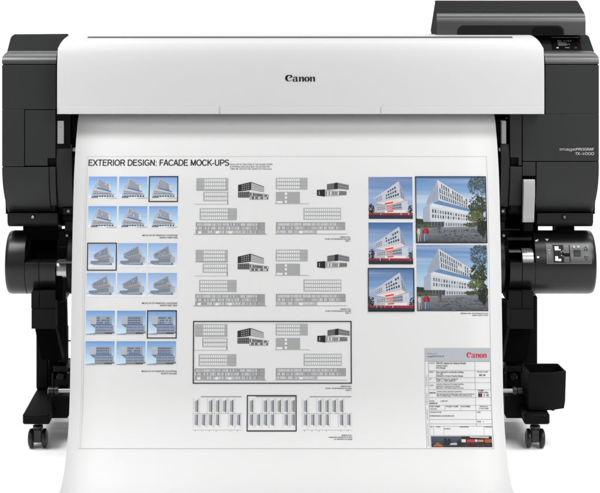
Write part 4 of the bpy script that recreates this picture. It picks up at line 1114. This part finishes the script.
        hd = lambda r, dy, dx=0: [(f(u, v)[0] + (x1 - x0) * (h * .055 * r * math.cos(k) + dx), f(u, v + h * (.095 + dy))[1] + (y1 - y0) * h * .068 * r * math.sin(k)) for k in [i * .628 for i in range(10)]]
        a.poly(hd(1.0, 0), (168, 124, 104), 9.7); a.poly(hd(.95, -.028, -.001), (52, 38, 34), 9.8)
        a.poly([f(u - w * .5, v + h * .985), f(u + w * 1.2, v + h * .955), f(u + w * 1.2, v + h * .975), f(u, v + h * 1.0)], (60, 64, 70), 8.5)
    person(.045, .745, .235, (196, 186, 180), (168, 160, 156), .062); person(.135, .735, .235, (178, 42, 54), (120, 142, 176), .072)
    person(.325, .72, .13, (62, 92, 130), (136, 104, 88), .036)
    if framed: a.frame(x0, y0, x1, y1, 0.8, (20, 20, 22), 14)
    a.build('rendered_photo', sheet)
big_photo(415.6, 176.5, 486.7, 243.2, True, 11); big_photo(416.6, 245.2, 487.9, 311.2, False, 12)
caption(488.4, 312.8, ('RENDER VIEW OF ENTRANCE PLAZA', 'NORTH SIDE AT DAY'), 314, h=1.2, gap=1.9)

# ---- title block
a = art(400); LN = (150, 152, 154); TX = (50, 50, 54)
x0, x1 = 425.2, 491.4
a.rect(x0, 348.0, x1, 361.2, (174, 180, 186), 1)
a.text('Printing plan for', 427.8, 438.2, 352.8, 354.2, (96, 100, 106), 2); a.text('imagePROGRAF', 427.8, 444.8, 355.4, 357.0, (70, 74, 80), 2, .01)
for y in (361.3, 370.4, 377.4, 382.4, 389.4, 397.2, 405.0, 410.4, 419.2, 423.6, 426.0, 435.2): a.rect(x0 + 3.6, y, x1, y + .3, LN, 1)
a.rect(x0, 361.3, x0 + .3, 448, LN, 2); a.rect(x0 + 3.6, 361.3, x0 + 3.9, 448, LN, 2); a.rect(x1 - .3, 361.3, x1, 448, LN, 2); a.rect(475.4, 361.3, 475.7, 426, LN, 2)
for x, ya, yb in ((444.8, 405, 410.4), (460.4, 405, 410.4), (432.6, 426, 435.2), (442.8, 426, 435.2), (482.6, 426, 435.2)): a.rect(x, ya, x + .25, yb, LN, 2)
def t(s_, xa, xb, y, h=1.5, c=TX, b=.014): a.text(s_, xa, xb, y, y + h, c, 3, b)
t('LOCATION', 429.6, 435, 362.6, 1.0); t('Third Fl. campus for Science Faculty', 436.6, 466.6, 362.2, 1.7, b=.02); t('Central Campus', 436.6, 448, 364.8); t('5012 Bergen', 436.6, 446, 367.0)
t('PROJECT', 429.6, 434.6, 371.4, 1.0); t('New education and faculty building', 436.6, 464, 371.2); t('A 1.150', 436.6, 443, 373.2); t('Institute for Science Faculty, Bergen', 436.6, 463.6, 375.0)
t('LOT', 429.6, 432, 378.4, 1.0); t('Bergen Tromso St., section B', 436.6, 458.0, 378.2); t('map no. 1004-2005-07', 436.6, 456, 380.2, 1.2)
t('CLIENT', 429.6, 434, 384.8, 1.0); t('University of Science and Technology, Real Estate', 436.6, 464, 383.4, 1.2); t('Department of Construction and Technical', 436.6, 460, 385.4, 1.2); t('Muse Street 12, 4016 Bergen, Postbox 210, Norway', 436.6, 464, 387.2, 1.2)
t('DESIGNER', 429.6, 436, 392.2, 1.1, b=.03); t('TECHNICAL OFFICE, ARCHITECTS, CONSULTING', 436.8, 462, 391.0, 1.2); t('Real estate planning and building design, engineering and architecture', 436.8, 474.6, 393.2, 1.3); t('office for buildings, Bergen - 21 Harbour street, planning services', 436.8, 472, 395.0, 1.2)
t('SCALE CLASS', 477.6, 488.4, 371.2, 1.2); t('ISO A0', 479.8, 486.0, 374.2, 1.6, b=.03)
t('STAMP', 478.2, 484, 389.8, 1.2, b=.03); t('APPROVED', 478.2, 488.6, 391.8, 1.2, b=.03)
a.rect(478.4, 393.4, 482.2, 396.8, (34, 34, 38), 2); a.poly([(480.3 + .9 * math.cos(k * .785), 395.2 + 1.1 * math.sin(k * .785)) for k in range(8)], (190, 40, 50), 3); a.rect(484, 393.8, 485.0, 396.4, (150, 150, 154), 2); a.rect(486.6, 394.0, 489.0, 396.4, (140, 140, 144), 2)
t('SCALE', 429.6, 434.4, 400.4, 1.2); t('1:100/1:50', 440.4, 447.4, 400.4, 1.2); t('DRAWN BY', 429.6, 437.6, 402.6, 1.3, b=.03)
t('PROJECT NUMBER', 429.6, 440, 405.8, 1.2); t('PROJECT NAME', 446, 458, 405.8, 1.2); t('PLAN NUMBER', 461, 470, 405.8, 1.2); t('F 2014-06', 429.6, 436.4, 408.2, 1.2); t('DRAWING NO.', 479.6, 487.6, 405.8, 1.2); t('F 1104-2 DEEP', 478.6, 488.4, 407.8, 1.2)
t('CONTENTS OF PLAN', 429.6, 441, 411.6, 1.2); t('EXTERIOR DESIGN: FACADE MOCK-UPS', 429.6, 453.8, 415.2, 1.3); t('SHEET', 476.6, 480.4, 411.6, 1.2); t('PAGE    4', 476.6, 482.8, 420.8, 1.4)
t('NO.', 429.8, 431.8, 426.4, 1.1); t('DATE', 435.6, 439.4, 426.4, 1.1); t('DESCRIPTION', 458.8, 467.6, 426.4, 1.1); t('REVISION', 443.4, 449.4, 428.2, 1.1); t('CHECKED', 483.4, 490.6, 426.4, 1.1)
a.text('ISSUED FOR COMPETITION - ALL DIMENSIONS TO BE CHECKED ON SITE', 426.2, None, 0, 1.2, (150, 150, 152), 3) if False else None
for y in (386, 404, 420, 434, 446): a.text('PLAN STATUS', 426.4, None, y - 1.2, y, (140, 140, 144), 3, vert=True)
tb = a.build('title_block', sheet)
a = art(355); wordmark(a, 466.4, 352.2, 487.0, 357.6, (206, 28, 38), 3); a.build('brand_logo', sheet)
a = art(441); f = UV(431.2, 436.2, 492.0, 447.2); q = lambda *p: [f(*t_) for t_ in p]; rnd = random.Random(8)
a.rect(*f(0, 0), *f(.5, 1), (66, 76, 94), 1, (24, 22, 22)); a.rect(*f(.5, 0), *f(1, 1), (20, 20, 24), 1, (30, 18, 18))
a.q(*q((.02, .95), (.10, .55), (.16, .75), (.2, .98)), (150, 78, 40), 2); a.q(*q((.30, .65), (.42, .60), (.42, .8), (.30, .8)), (170, 176, 180), 2)
a.q(*q((.64, .02), (.95, .06), (.95, .18), (.64, .12)), (196, 190, 180), 2)
a.rect(*f(.5, .28), *f(.57, .55), (206, 196, 190), 2); a.rect(*f(.59, .30), *f(.71, .55), (184, 44, 44), 2); a.rect(*f(.72, .3), *f(.76, .52), (206, 196, 190), 2); a.rect(*f(.77, .32), *f(.86, .52), (196, 120, 90), 2); a.rect(*f(.88, .28), *f(1, .58), (150, 84, 40), 2)
for k in range(60):
    u, v = rnd.uniform(.5, .97), rnd.uniform(.55, .9); a.rect(*f(u, v), *f(u + .012, v + .08), rnd.choice([(60, 30, 28), (90, 54, 36), (30, 24, 28), (130, 60, 40), (44, 40, 44)]), 2.5 + k * .004)
tree(a, f, .26, .5, .06, .35, 50, [(14, 18, 14), (24, 28, 20)], rnd, 3); tree(a, f, .46, .6, .04, .3, 40, [(14, 14, 14), (24, 20, 18)], rnd, 3); tree(a, f, .65, .75, .1, .12, 30, [(60, 20, 20), (24, 14, 14)], rnd, 3)
a.build('picture_strip', sheet)
